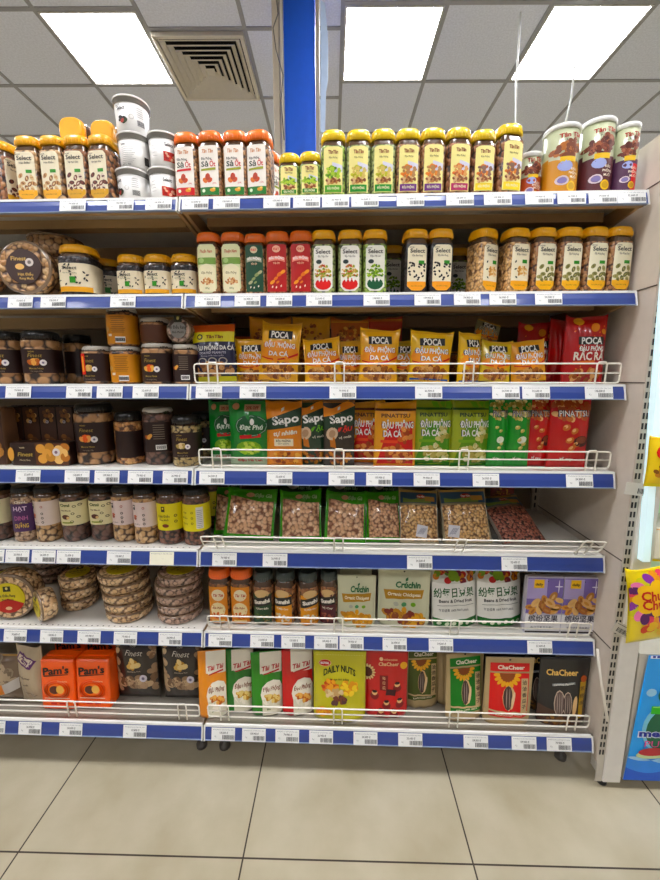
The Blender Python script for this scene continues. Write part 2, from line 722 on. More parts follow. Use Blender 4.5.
def rail_mb(x0, x1, k):
    m = MB()
    h = RH[k]
    y = YR[k]
    # blue face, white lip on top, end caps
    m.prism([(y, 0), (y + .0025, 0), (y + .0135, h - .006), (y + .0095, h - .006), (y + .0035, h * .45)], x0 + .003, x1 - .003, blue)
    m.prism([(y + .008, h - .006), (y + .016, h - .006), (y + .016, h), (y + .009, h)], x0, x1, railwhite)
    m.prism([(y - .002, -.0015), (y + .008, -.0015), (y + .008, .001), (y - .002, .001)], x0, x1, C('#97a3bd', .3))
    for x in (x0, x1 - .004):
        m.prism([(y - .003, -.003), (y + .014, -.003), (y + .016, h), (y + .008, h)], x, x + .004, railwhite)
    return m


def guard_mb(x0, x1, zb, y, h=.05, lean=0.0, posts=()):
    """a wire fence: frame with rounded corners, a middle wire and paired clips"""
    m = MB()
    wm = C('#f6f2e8', .3)
    r = .0023
    P = lambda x, z: (x, y - lean * (z - zb) / h, z)
    c = .008
    pts = [P(x0 + c, zb), P(x1 - c, zb), P(x1 - .002, zb + .002), P(x1, zb + c), P(x1, zb + h - c), P(x1 - .002, zb + h - .002), P(x1 - c, zb + h),
           P(x0 + c, zb + h), P(x0 + .002, zb + h - .002), P(x0, zb + h - c), P(x0, zb + c), P(x0 + .002, zb + .002)]
    m.tube(pts, r, wm, closed=True)
    m.tube([P(x0, zb + h * .5), P(x1, zb + h * .5)], r * .85, wm)
    for p in posts:
        a, b = p - .013, p + .013
        q = [(a, -.012), (a, h - .004), (a + .004, h + .004), (b - .004, h + .004), (b, h - .004), (b, -.012)]
        m.tube([(X, y - lean * Z / h - .003, zb + Z) for X, Z in q], r, wm)
    return m


def bay(x0, x1, label, guards, holes):
    t = empty('shelving_bay', ((x0 + x1) / 2, 0, 0))
    ox = (x0 + x1) / 2
    a, b = x0 - ox, x1 - ox
    for k in range(7):
        m = MB()
        z, y = ZS[k], YR[k] + .012
        m.box(a + .002, b - .002, y, BACK, z - .006, z - .001, white if k < 6 else C('#9d978c', .4, .3))
        m.box(a + .002, b - .002, y, y + .016, z - .036, z - .006, beige)
        m.box(a + .03, b - .03, y + .12, y + .16, z - .030, z - .006, beige)
        m.box(a + .03, b - .03, BACK - .035, BACK, z - .045, z - .006, beige)
        # side arms
        for (p, q) in ((a + .002, a + .012), (b - .012, b - .002)):
            m.prism([(y + .016, z - .034), (BACK, z - .075), (BACK, z - .006), (y + .016, z - .006)], p, q, beige)
        if k in holes:
            x = a + .02
            while x < b - .02:
                m.add([(x + .003 * cos(e), y + .013 + .0025 * sin(e), z - .0006) for e in [i * pi / 3 for i in range(6)]], [list(range(6))], C('#3b3833'))
                x += .0185
        sh = m.build('shelf', t)
        rl = rail_mb(a, b, k)
        rl.build('price_rail', sh, (0, 0, ZB[k]))
        if k in guards:
            zz = ZS[k] + {2: .004, 3: .008, 4: .008, 5: .008, 6: .022}[k]
            n_ = [a + .065, a + .065 + (b - a - .13) / 3, a + .065 + 2 * (b - a - .13) / 3, b - .065]
            g_ = guard_mb(a + .012, b - .012, zz, YR[k] + .018, {2: .052, 3: .048, 6: .042}.get(k, .044), {4: .030, 5: .008}.get(k, .003), n_)
            g_.build('wire_guard', sh)
    m = MB()
    m.box(a, b, BACK, BACK + .012, .12, 2.02 - .3, C('#75654f', .6))
    z = .4
    while z < 1.7:
        m.box(a, b, BACK - .0015, BACK, z, z + .003, C('#3d352b'))
        z += .3
    m.build('back_panel', t)
    for x in (a + .012, b - .012):
        m = MB()
        m.box(x - .012, x + .012, BACK - .012, BACK + .04, .0, 1.74, C('#bdb3a2', .5))
        z = .2
        while z < 1.7:
            m.box(x - .003, x + .003, BACK - .0132, BACK - .012, z, z + .018, C('#181512'))
            z += .03
        m.build('upright', t)
    for x in (a + .035, b - .04):
        m = MB()
        m.box(x - .02, x + .02, .02, BACK, .075, .105, C('#c9c3b8', .4, .3))
        m.loft([(0, .018, .018), (.012, .018, .018), (.014, .007, .007), (.08, .007, .007)], C('#55504a', .5), 12, cx=x, cy=.045)
        m.build('foot', t)
    if x1 > 1:
        m = MB()
        m.tube([(b + .0045, -.002, .435), (b + .0045, -.03, .36), (b + .0045, -.078, .26)], .0042, C('#e8e2d6', .35))
        m.build('brace', t)
    tag(t, label, 'shelving', 'gondola shelving bays')
    return t


bay(0.0, 1.2, 'cream metal shelving bay beside the perpendicular slotted upright', (2, 3, 4, 5, 6), ())
bay(-1.204, -.004, 'cream metal shelving bay holding dark nut jars and round nut tubs at the left', (6,), (4, 5))

# price tags ----------------------------------------------------------
TAGS = [
    [[57, 86], [105, 134], [143.6, 172], [180, 209], [211, 241], [262, 291], [293, 320], [321, 350], [351, 379], [396, 425.5], [445, 476], [482, 515], [524, 556], [557, 588], [590, 618], [619, 647]],
    [[4, 34], [37, 67], [108, 136], [193, 221.5], [232.5, 261.6], [264, 294], [305, 333], [362.5, 391], [413, 443], [453, 482.5], [489, 518], [534, 565]],
    [[2, 32], [64, 92], [95, 122.5], [131.7, 158], [195, 221.7], [239, 266], [329, 356.7], [415, 443], [492, 521], [522, 551.7], [585, 615]],
    [[13.6, 40], [62, 90], [92, 120], [126, 153], [161, 188], [198, 224.7], [266, 292.5], [328, 355], [366, 392.5], [413, 441], [473, 500], [566, 595]],
    [[-20, 2], [3, 29], [31, 54], [55, 80], [105, 131], [149, 173], [211, 237], [262, 287.5], [407, 433], [501, 529]],
    [[1, 27], [38, 63], [75, 101], [112, 137], [157, 182], [208, 231.5], [250, 273.5], [281, 305], [314, 338], [339.5, 363.6], [382.7, 407], [427.6, 455], [527, 554]],
    [[-18, 3], [17, 40.5], [57.5, 82], [122, 146], [210.5, 235], [241, 266], [274.5, 299.5], [308, 334], [353, 378], [398, 423], [463.6, 489], [511, 538.5], [546, 574]],
]
SN = ['top', 'second', 'third', 'fourth', 'fifth', 'sixth', 'bottom']
WORDN = ['first', 'second', 'third', 'fourth', 'fifth', 'sixth', 'seventh', 'eighth', 'ninth', 'tenth', 'eleventh', 'twelfth', 'thirteenth', 'fourteenth', 'fifteenth', 'sixteenth']
PRICES = ['79.900 đ', '109.900 đ', '138.000 đ', '32.600 đ', '54.500 đ', '26.900 đ']


def price_tag(v, slant, blank=False):
    def f():
        m = MB()
        m.box(-.037, .037, -.0012, 0, 0, .034, C('#f3f3f1' if not blank else '#f2efdc', .4))
        a = Art(m, lambda x, z: -.0012, .02, .0003, .0002)
        dk = C('#3a3a3d')
        a.text('Đ.PHỘNG DA CÁ TÂN TÂN 150G', 0, .0292, .0026, C('#7b7b88'), 1, w=.064, bold=0)
        if not blank:
            a.text(PRICES[v], .002, .0215, .0055, dk, 1, w=.026, bold=.01)
            rnd = random.Random(v)
            x = -.002
            while x < .034:
                w_ = .0008 + .0014 * rnd.random()
                a.band(x, x + w_, .004, .0155, dk, 1)
                x += w_ + .0007 + .001 * rnd.random()
            a.text('Kg', -.024, .012, .004, C('#8b8b90'), 1, bold=0)
        else:
            a.text('. . . . .', .005, .018, .004, C('#9d9d9d'), 1)
        return m.build('price_tag')
    return f


for k, row in enumerate(TAGS):
    zc = ZB[k] + .001
    for j, (a, b) in enumerate(row):
        y = YR[k] - .0032
        X, Z = at((a + b) / 2, 207 if k == 0 else 0, y)
        # x along the rail at the tag's height
        lo, hi = 0., 900.
        for _ in range(40):
            md = (lo + hi) / 2
            if at((a + b) / 2, md, y)[1] > zc + .017:
                lo = md
            else:
                hi = md
        X = at((a + b) / 2, md, y)[0]
        blank = (k == 4 and j == 5)
        v = (j * 5 + k * 3) % 6
        o = put(('tag', v, blank), price_tag(v, 0, blank), (X, y + .001, zc), (0, 0, 0),
                (f'{WORDN[j]} white paper price tag from the left on the {SN[k]} shelf rail' if not blank else 'faded cream price tag near the end of the fifth rail, left bay'),
                'price tag', f'price tags on the {SN[k]} rail')
        o.scale = (.94 if k in (0, 1) else 1, 1, [.90, .92, 1.0, 1.08, 1.14, 1.12, 1.12][k])
        o.rotation_euler = (-.24, 0, 0)

# ------------------------------------------------------------------ perpendicular rack at the right
XW, YP = 1.2094, -.0515
t = empty('end_shelving_unit', (XW, YP, 0))
m = MB()
topz = at(655, 137, 0)[1]
m.box(.0, .02, .0045, BACK - YP + .03, .09, 1.837, C('#d2c8bc', .55))
pan = m.build('side_panel', t)
m = MB()
for zz in (.47, .74, 1.23, 1.47, 1.72):
    m.box(-.0012, 0, .004, BACK - YP + .03, zz, zz + .003, C('#5b5146'))
m.build('panel_seam', pan)
m = MB()
wht = C('#e2ded7', .45)
m.box(.0, .0215, .0, .0035, .022, 1.837, C('#c5bfb4', .45), .002)
up = m.build('slotted_upright', t)
m = MB()
z = .12
while z < 1.81:
    for dx in (.002, .011):
        m.box(dx, dx + .0045, -.0012, .0002, z, z + .016, C('#100e0c'))
    z += .0268
m.build('slots', up)
m = MB()
m.box(.022, at(621, 775, YP)[0] - XW, -.003, .06, .022, 1.837, wht, .003)
m.build('post_cover', t)
m = MB()
m.loft([(0, .014, .014), (.008, .014, .014), (.010, .008, .008), (.03, .008, .008)], C('#1d1b19', .5), 12, cx=.035, cy=.02)
m.build('foot', t)
tag(t, 'tall beige slotted upright and side panel of the perpendicular rack', 'shelving')

# ------------------------------------------------------------------ what the goods are made of
ALM = NUT('almond', ['#8a4f28', '#a4683a', '#c08a56'], .013)
CASH = NUT('cashew', ['#caa06a', '#b98550', '#dcb885'], .015, gap='#4a2c16')
PIST = NUT('pistachio', ['#b59a62', '#9a8049', '#cbb27c'], .012, gap='#33240f')
PEAN = NUT('peanut', ['#b07a45', '#9a6132', '#c79a66'], .0095, gap='#40210f')
CHICK = NUT('chickpea', ['#f0c096', '#dda678', '#f8d0a8'], .0125, gap='#7b4527', gapw=.42)
CHICKF = NUT('chickpea_small', ['#e8b488', '#d49a6c', '#f0c498'], .009, gap='#6e3f24', gapw=.5)
SOY = NUT('soy', ['#e8ba78', '#d6a05c', '#f4cf98'], .0085, gap='#6b4220', gapw=.5)
REDP = NUT('red_peanut', ['#a8604a', '#8e4838', '#bc7860'], .008, gap='#2d120d')
PEA = NUT('green_pea', ['#a9b56a', '#8b9c4c', '#c2c98a'], .009, gap='#39401a')
GPEA = NUT('pea_mix', ['#8fae3a', '#a9c455', '#6f8c2a'], .0085, gap='#32401a')
BBEAN = NUT('black_bean', ['#2b2022', '#15100f', '#473536'], .009, gap='#0b0606')
BIG = NUT('walnut', ['#a87848', '#c08f5c', '#8a5c34'], .026, gap='#2a170c', gapw=.25)
HAZ = NUT('macadamia', ['#6d4a3a', '#80594a', '#573728'], .020, gap='#1f110c')
ROAST = NUT('roast', ['#c98a48', '#b57438', '#dca766'], .012, gap='#5b3113')
DATE = NUT('dark_pecan', ['#7a4a33', '#5e3424', '#935e45'], .013, gap='#24110b')
BEIGEN = NUT('pale_bean', ['#c2a07e', '#a98362', '#d4b594'], .010, gap='#553a27')
TUBN = NUT('tub_nut', ['#ecc896', '#d6a874', '#f8dcb0'], .0125, gap='#6a4628')
TUBD = NUT('tub_nut_dark', ['#c8a48c', '#ae8874', '#dcbca4'], .0125, gap='#4a3224')
BAR = NUT('bar_nut', ['#a06a3a', '#7c4a25', '#c48f58'], .022, gap='#1e0f08', gapw=.2)
CLEAR = C('#5b4636', .12, coat=1)
CLEARL = C('#b9b1a6', .12, coat=1)
CREAM, INK, WHITE = C('#f0e6cc'), C('#25211f'), C('#f4f2ee')
LEAFG = C('#3f8f2e')
YEL, ORG, RED = C('#f3b90f', .35, coat=.3), C('#ef8232', .35, coat=.3), C('#c8201c')


def lid_mb(m, w, z0, z1, mat, n=3.2, d=None):
    r = w / 2
    ry = (d or w) / 2
    k = z1 - z0
    m.loft([(z0, r * .95, ry * .95), (z0 + .001, r, ry), (z0 + k * .55, r, ry), (z0 + k * .62, r * .985, ry * .985), (z0 + k * .86, r * .96, ry * .96), (z1, r * .87, ry * .87)], mat, 30, n)
    # knurled skirt
    for i in range(30):
        t = 2 * pi * (i + .5) / 30
        c, s = cos(t), sin(t)
        x, y = r * math.copysign(abs(c) ** (2 / n), c), ry * math.copysign(abs(s) ** (2 / n), s)
        m.box(x * 1.004 - .0007, x * 1.004 + .0007, y * 1.004 - .0007, y * 1.004 + .0007, z0 + .002, z0 + k * .5, mat)


def jar(w, h, nuts, lidmat, artfn, d=None, n=4.0, lidh=.022, neck=.86, fill=.84, clear=None, lid_w=None, ln=3.0, facing=True):
    """A clear jar full of nuts: body, screw lid, printed label on the front"""
    def f():
        t = empty('nut_jar')
        r, ry = w / 2, (d or w) / 2
        zt = h - lidh
        cl = clear or CLEAR
        m = MB()
        m.loft([(0, r * .86, ry * .86), (.003, r * .95, ry * .95), (.010, r, ry), (zt * .45, r, ry), (zt * fill, r, ry), (zt * (fill + .05), r * .985, ry * .985),
                (zt * .955, r * neck, ry * neck), (zt + .003, r * neck * .97, ry * neck * .97)], [nuts, nuts, nuts, nuts, nuts, cl, cl], 32, n)
        m.build('jar_body', t)
        m = MB()
        lid_mb(m, (lid_w or w * .97), zt - .001, h, lidmat, ln, (lid_w or (d or w) * .97))
        m.build('lid', t)
        if artfn:
            m = MB()
            a = Art(m, lambda x, z: -ry * max(0., 1 - min(1, abs(x / r)) ** n) ** (1 / n), .006, .00035, .0012)
            artfn(a, w, zt)
            m.build('label', t)
        return t
    return f


def octa(a, hw, z0, z1, mat, c0=.012, c1=.008, L=0):
    """label with cut lower corners and rounded upper ones"""
    a.band(-hw, hw, lambda x: z0 + max(0, (abs(x) - (hw - c0))) * 1.0, lambda x: z1 - max(0, (abs(x) - (hw - c1))) ** 2 / c1, mat, L)


def art_select(nm, bot, style='nuts', paper=None, name2=None, logo='Select'):
    def f(a, w, zt):
        hw, z0, z1 = w * .38, .008, zt * .86
        H_ = z1 - z0
        octa(a, hw, z0, z1, paper or CREAM)
        zz = z0 + H_ * .62
        a.text('WOW', -hw * .62, z1 - H_ * .055, .0035, INK, 1.5, bold=.01)
        a.text(logo, 0, z1 - H_ * .125, .0105, INK, 1.5, w=hw * 1.55, bold=.02)
        a.text(name2 or 'Hạt Dinh Dưỡng', 0, z1 - H_ * .23, .0048, C('#5b5346'), 1.5, w=hw * 1.1, bold=.01)
        if style == 'nuts':
            a.rect(hw * .38, zz - H_ * .03, hw * .62, H_ * .07, LEAFG, 1.5)
            rnd = random.Random(3)
            pos = [(-.55, .50), (.1, .44), (.62, .46), (-.35, .34), (.35, .32), (-.7, .28), (.75, .34), (0, .24), (.6, .22), (-.45, .2)]
            for i, (u, v) in enumerate(pos):
                a.ell(hw * u, z0 + H_ * v, hw * .30, hw * .20, nm[i % len(nm)], 1.2 + .1 * (i % 3), rnd.random() * 180, 10)
                if len(nm) > 1:
                    a.ell(hw * u, z0 + H_ * v, hw * .17, hw * .08, nm[(i + 1) % len(nm)], 1.9, rnd.random() * 180, 8)
        elif style == 'beans':
            a.rect(hw * .45, zz, hw * .6, H_ * .08, LEAFG, 1.5)
            rnd = random.Random(5)
            for i in range(22):
                a.ell(hw * rnd.uniform(-.85, .85), z0 + H_ * rnd.uniform(.24, .62), hw * .15, hw * .10, nm[i % len(nm)], 1.2 + .1 * (i % 4), rnd.random() * 180, 8)
        elif style == 'oval':
            a.rect(hw * .4, zz, hw * .55, H_ * .08, LEAFG, 1.5)
            for (u, v, q) in ((-.7, .58, 60), (-.75, .44, 20), (-.6, .3, -40)):
                a.leaf(hw * u, z0 + H_ * v, hw * .35, C('#24331c'), 1.6, q)
            a.blobs(hw * .2, z0 + H_ * .42, hw * 1.2, H_ * .22, hw * .13, 34, nm, 1.2, 7)
        elif style == 'salad':
            a.ell(-hw * .45, zz + H_ * .03, hw * .3, hw * .22, C('#2c3b3c'), 1.4)
            a.blobs(0, z0 + H_ * .42, hw * 1.75, H_ * .30, hw * .13, 70, nm, 1.2, 9)
        if bot:
            if style == 'salad':
                a.ell(0, z0 + H_ * .16, hw * .86, H_ * .13, bot, 1.8)
                for u in (-.4, 0, .4):
                    a.leaf(hw * u, z0 + H_ * .2, H_ * .12, WHITE, 2.4, 90)
            else:
                a.band(-hw, hw, lambda x: z0 + max(0, (abs(x) - (hw - .012))), lambda x: z0 + H_ * .2, bot, 1.6)
                a.text('DINH DƯỠNG TỰ NHIÊN', 0, z0 + H_ * .1, .0032, C('#8a6a12'), 2.4, w=hw * 1.2, bold=0)
    return f


def art_saot(band, foot):
    def f(a, w, zt):
        hw, z0, z1 = w * .38, .012, zt * .90
        H_ = z1 - z0
        a.band(-hw, hw, z0, lambda x: z1 - max(0, abs(x) - hw * .7) ** 2 * 30, C('#f6efe6'), 0)
        a.text('Tân Tân', -hw * .05, z1 - H_ * .11, .009, C('#c9803c'), 1.5, w=hw * 1.2, shear=.2, bold=.02)
        a.text('Đậu Phộng', -hw * .2, z1 - H_ * .26, .0055, INK, 1.5, w=hw * 1.1, bold=.02)
        a.text('Sả', -hw * .38, z1 - H_ * .37, .0125, C('#33402e'), 1.5, w=hw * .75, bold=.02)
        a.text('Ớt', hw * .45, z1 - H_ * .37, .0125, RED, 1.5, w=hw * .6, bold=.02)
        a.band(-hw * .8, hw * .75, lambda x: z1 - H_ * .5 + .05 * x, lambda x: z1 - H_ * .455 + .08 * x, band, 1.4)
        a.blobs(-hw * .1, z0 + H_ * .34, hw * 1.0, H_ * .12, hw * .3, 5, [C('#c9552a'), C('#d97a3a'), C('#b5431f')], 1.4, 3)
        a.text('190g', hw * .55, z0 + H_ * .24, .004, RED, 1.5, ang=20, bold=0)
        a.band(-hw, hw, z0, z0 + H_ * .16, foot, 1.3)
        a.ell(-hw * .6, z0 + H_ * .09, hw * .17, hw * .17, C('#dfe9cf'), 1.9)
        a.ell(hw * .35, z0 + H_ * .10, hw * .3, hw * .17, C('#d9a03a'), 1.9)
        a.ell(hw * .5, z0 + H_ * .13, hw * .15, hw * .1, C('#f0d27a'), 2.3)
    return f


def art_tantan(food, foot, seed=1):
    def f(a, w, zt):
        hw, z0, z1 = w * .37, .012, zt * .87
        H_ = z1 - z0
        a.band(-hw, hw, z0, lambda x: z1 - max(0, abs(x) - hw * .4) ** 2 * 22, C('#f3e9a4'), 0)
        a.band(-hw * .1, hw * .98, z0 + H_ * .45, lambda x: z0 + H_ * .66 - x * .3, C('#d7d6e4'), .8)
        a.text('TânTân', 0, z1 - H_ * .12, .0085, C('#8a3c1c'), 1.5, w=hw * 1.05, bold=.03)
        a.text('Đậu Phộng', 0, z1 - H_ * .24, .0042, C('#6b5a24'), 1.5, w=hw * .9, bold=.01)
        a.blobs(0, z0 + H_ * .45, hw * 1.6, H_ * .26, hw * .19, 40, food, 1.2, seed)
        a.blobs(0, z0 + H_ * .26, hw * 1.7, H_ * .12, hw * .18, 22, [C('#c08a55'), C('#dcb98c'), C('#8d5630')], 1.8, seed + 4)
        a.band(-hw * .9, hw * .9, z0 + .002, z0 + H_ * .17, foot, 2.2)
        a.text('ĐẬU PHỘNG', 0, z0 + H_ * .1, .0055, C('#e9e3c0'), 3.2, w=hw * 1.3, bold=.03)
    return f


def art_red(base, bits, green=False):
    def f(a, w, zt):
        hw, z0, z1 = w * .40, .008, zt * .93
        H_ = z1 - z0
        a.band(-hw, hw, z0, lambda x: z1 - max(0, abs(x) - hw * .8) ** 2 * 60, base, 0)
        a.ell(0, z1 - H_ * .1, hw * .42, H_ * .075, C('#e8b9a0') if not green else C('#cfc7a8'), 1.2)
        a.text('Đ&T', 0, z1 - H_ * .1, .006, RED, 1.9, bold=.02)
        a.band(-hw * .85, hw * .85, lambda x: z1 - H_ * .34 - x * x * 8, lambda x: z1 - H_ * .245 - x * x * 8, C('#e99383') if not green else C('#a8a890'), 1.2)
        a.text('ĐẬU PHỘNG', 0, z1 - H_ * .3, .006, WHITE, 2, w=hw * 1.5, bold=.03, arc=.002)
        a.text('TỎI ỚT', 0, z1 - H_ * .4, .0045, C('#f0c9a8'), 1.6, w=hw * .7, bold=.02)
        for (u, v, s) in ((-.45, .2, .3), (-.1, .28, .27), (.3, .37, .34), (.65, .42, .3), (.1, .2, .2)):
            a.ell(hw * u, z0 + H_ * v, hw * s, hw * s * .55, bits[int(abs(u) * 10) % len(bits)], 1.4 + abs(u), 35, 9)
        for (u, v) in ((-.5, .07), (.4, .09), (-.1, .06)):
            a.leaf(hw * u, z0 + H_ * v, hw * .3, C('#f2e2cf'), 1.5, 70)
    return f


def art_pale(a, w, zt):
    hw, z0, z1 = w * .39, .006, zt * .93
    H_ = z1 - z0
    pg = C('#dcdcb4')
    octa(a, hw, z0, z1, pg)
    a.rect(0, z0 + H_ * .66, hw * 2, H_ * .14, C('#7d9c53'), 1.1)
    a.text('Thuận Nam', 0, z1 - H_ * .14, .008, C('#b5523a'), 1.5, w=hw * 1.4, shear=.2, bold=.02)
    a.band(-hw * .9, hw * .9, z0 + .004, lambda x: z0 + H_ * .6 - x * x * 22, C('#ece4c4'), 1.5)
    a.ell(-hw * .55, z0 + H_ * .67, hw * .3, hw * .26, C('#a9c280'), 1.9)
    a.text('Đậu Phộng', 0, z0 + H_ * .42, .006, C('#7b6b3d'), 2.2, w=hw * 1.2, shear=.2, bold=.01)
    a.blobs(0, z0 + H_ * .24, hw * 1.4, H_ * .12, hw * .14, 22, [C('#c98c58'), C('#b87445'), C('#deb585')], 2.2, 5)
    a.text('185g', 0, z0 + H_ * .1, .005, C('#6d7a45'), 2.2, bold=.01)


def wrap_label(m, w, z0, z1, mat, n, d=None, k=1.012, a0=0, a1=2 * pi, seg=36):
    r, ry = w / 2 * k, (d or w) / 2 * k
    vs = []
    for j in (z0, z1):
        for i in range(seg + 1):
            t = a0 + (a1 - a0) * i / seg
            c, s = cos(t), sin(t)
            vs.append((r * math.copysign(abs(c) ** (2 / n), c), ry * math.copysign(abs(s) ** (2 / n), s), j))
    m.add(vs, [[i, i + 1, seg + 2 + i, seg + 1 + i] for i in range(seg)], mat, True)


def art_wrap(band, z0f, z1f, fn, n=4.0, back=None, full=True):
    """label that goes right round the jar, with print on the front"""
    def f(a, w, zt):
        z0, z1 = zt * z0f, zt * z1f
        wrap_label(a.mb, w, z0, z1, band, n, k=1.01, a0=0 if full else pi * .93, a1=2 * pi if full else pi * 2.07)
        fn(a, w / 2 * .9, z0, z1)
    return f


def p_finest(nutc, ang=0, barcode=False, seed=1):
    gold = C('#b39a5a')

    def f(a, hw, z0, z1):
        H_ = z1 - z0
        c = -hw * .12
        if not barcode:
            a.text('WOW', c - hw * .2, z1 - H_ * .1, .004, gold, 1, bold=.02)
            a.text('Finest', c, z1 - H_ * .25, .011, gold, 1, w=hw * .8, shear=.25, bold=.0)
            a.blobs(c - hw * .12, z0 + H_ * .45, hw * .55, H_ * .14, hw * .2, 6, nutc, 1, seed)
            a.ell(c + hw * .42, z0 + H_ * .44, hw * .2, hw * .2, C('#e8e1e1'), 2.2)
            a.ell(c + hw * .42, z0 + H_ * .44, hw * .07, hw * .07, C('#7b6f8c'), 3)
            a.text('Macca Nuts', c, z0 + H_ * .2, .005, gold, 1, w=hw * .8, bold=.01)
            a.text('Net weight 250g', c, z0 + H_ * .08, .0032, C('#9c8f80'), 1, bold=0)
        if barcode:
            for i in range(7):
                a.rect(hw * .2, z1 - H_ * (.1 + .075 * i), hw * .8, .0016, C('#8d7f70'), 1)
            a.rect(hw * .3, z0 + H_ * .16, hw * .75, H_ * .17, WHITE, 1)
            for i in range(9):
                a.rect(hw * (.02 + .07 * i), z0 + H_ * .16, .0012 if i % 2 else .002, H_ * .11, INK, 2)
            a.blobs(-hw * .55, z0 + H_ * .5, hw * .4, H_ * .14, hw * .17, 4, nutc, 1, seed)
    return f


def p_whitewrap(a, hw, z0, z1):
    H_ = z1 - z0
    k = C('#3d2f2a')
    a.rect(-hw * .62, z1 - H_ * .2, hw * .25, H_ * .2, INK, 1)
    a.ell(-hw * .62, z1 - H_ * .17, hw * .07, hw * .08, C('#f3e6dc'), 2)
    a.blobs(-hw * .6, z0 + H_ * .42, hw * .4, H_ * .2, hw * .13, 5, [C('#9c4a34'), C('#c46b4a')], 1, 4)
    for i, zz in enumerate((.78, .5, .32, .14)):
        a.ell(hw * .3, z0 + H_ * zz, hw * .12, hw * .12, [C('#b0655a'), k, k, k][i], 1, r0=.55)
    a.text('Hạt Điều', -hw * .4, z0 + H_ * .12, .004, k, 1, bold=0)


def p_yellowwrap(a, hw, z0, z1):
    H_ = z1 - z0
    k = C('#4d3c10')
    a.rect(-hw * .35, z1 - H_ * .2, hw * .3, H_ * .2, k, 1)
    a.ell(-hw * .35, z1 - H_ * .17, hw * .07, hw * .08, C('#f2df1a'), 2)
    a.text('Hạt Điều', -hw * .3, z0 + H_ * .54, .0075, k, 1, w=hw * .95, bold=.01)
    a.text('Rang Muối', -hw * .3, z0 + H_ * .40, .0055, k, 1, w=hw * .75, bold=.01)
    a.ell(-hw * .2, z0 + H_ * .18, hw * .28, hw * .16, C('#7c3a1c'), 1)
    for i, zz in enumerate((.55, .33)):
        a.ell(hw * .62, z0 + H_ * zz, hw * .12, hw * .12, k, 1, r0=.6)


def p_yellowback(a, hw, z0, z1):
    H_ = z1 - z0
    a.rect(hw * .6, z0 + H_ * .5, hw * .5, H_ * .8, C('#e4e2dc'), 1)
    for i in range(10):
        a.rect(hw * .6, z0 + H_ * (.15 + .07 * i), hw * .38, .001, INK, 2)
    for i, zz in enumerate((.7, .5, .3)):
        a.text(['Hạt', 'Điều', 'Rang'][i], -hw * .6, z0 + H_ * zz, .006, C('#5d4a12'), 1, bold=0)
        a.ell(hw * .02, z0 + H_ * zz, hw * .1, hw * .1, C('#6d5a16'), 1, r0=.6)


def p_cream(a, hw, z0, z1):
    H_ = z1 - z0
    a.text('Omi', -hw * .4, z1 - H_ * .14, .009, C('#4d5a22'), 1, w=hw * .85, bold=.04)
    a.text('Hạt Macca', -hw * .35, z1 - H_ * .36, .0048, C('#6a3a3a'), 1, w=hw * .85, bold=.02)
    a.ell(-hw * .4, z0 + H_ * .36, hw * .33, hw * .22, C('#5b2c22'), 1)
    a.ell(-hw * .2, z0 + H_ * .33, hw * .13, hw * .12, C('#e7c38c'), 2)
    a.rect(-hw * .3, z0 + H_ * .12, hw * .9, H_ * .06, C('#8f9a28'), 1)
    for (u, v) in ((.35, .8), (.2, .5), (.6, .35), (.75, .85), (.1, .16)):
        a.ell(hw * u, z0 + H_ * v, hw * .15, hw * .11, C('#554b37'), 1, r0=.6)


def p_purple(a, hw, z0, z1):
    H_ = z1 - z0
    a.text('Omi', 0, z1 + H_ * .07, .008, C('#e9dfd0'), 1, w=hw * .9, bold=.03)
    for i, (s, zz) in enumerate((('HẠT', .84), ('DINH', .5), ('DƯỠNG', .22))):
        a.text(s, -hw * .05, z0 + H_ * zz, .0135, [C('#e6cfe6'), C('#b06a9c'), C('#d9b86a')][i], 1, w=hw * 1.1, bold=.03)


def p_saladwrap(a, hw, z0, z1):
    H_ = z1 - z0
    a.text('Select', -hw * .2, z1 - H_ * .16, .009, INK, 1, w=hw * .9, bold=.02)
    a.text('Hạt Hướng Dương', -hw * .2, z1 - H_ * .34, .0038, C('#5a6a3a'), 1, w=hw * .85, bold=0)
    rnd = random.Random(8)
    for i in range(16):
        a.leaf(hw * rnd.uniform(-.95, .8), z0 + H_ * rnd.uniform(.2, .95), hw * .22, INK, 1 + .1 * (i % 3), rnd.random() * 180) if not (.2 < i / 16 < .3) else None
    a.rect(-hw * .05, z0 + H_ * .42, hw * .35, H_ * .22, LEAFG, 2)
    a.rect(0, z0 + H_ * .09, hw * 1.98, H_ * .18, C('#e2a83c'), 1.3)


def p_yellowbarcode(a, hw, z0, z1):
    H_ = z1 - z0
    k = C('#6d4c0c')
    for i in range(9):
        a.rect(hw * .15, z1 - H_ * (.08 + .065 * i), hw * (1.1 - .1 * (i % 3)), .0012, k, 1)
    a.rect(hw * .3, z0 + H_ * .14, hw * .75, H_ * .2, WHITE, 1)
    for i in range(11):
        a.rect(hw * (-.02 + .064 * i), z0 + H_ * .14, .0013 if i % 2 else .0021, H_ * .13, INK, 2)
    a.rect(-hw * .5, z0 + H_ * .3, hw * .3, H_ * .08, C('#e9d9c9'), 1)
    a.ell(-hw * .75, z0 + H_ * .5, hw * .22, hw * .2, C('#caa368'), 1)


def p_none(a, hw, z0, z1):
    pass


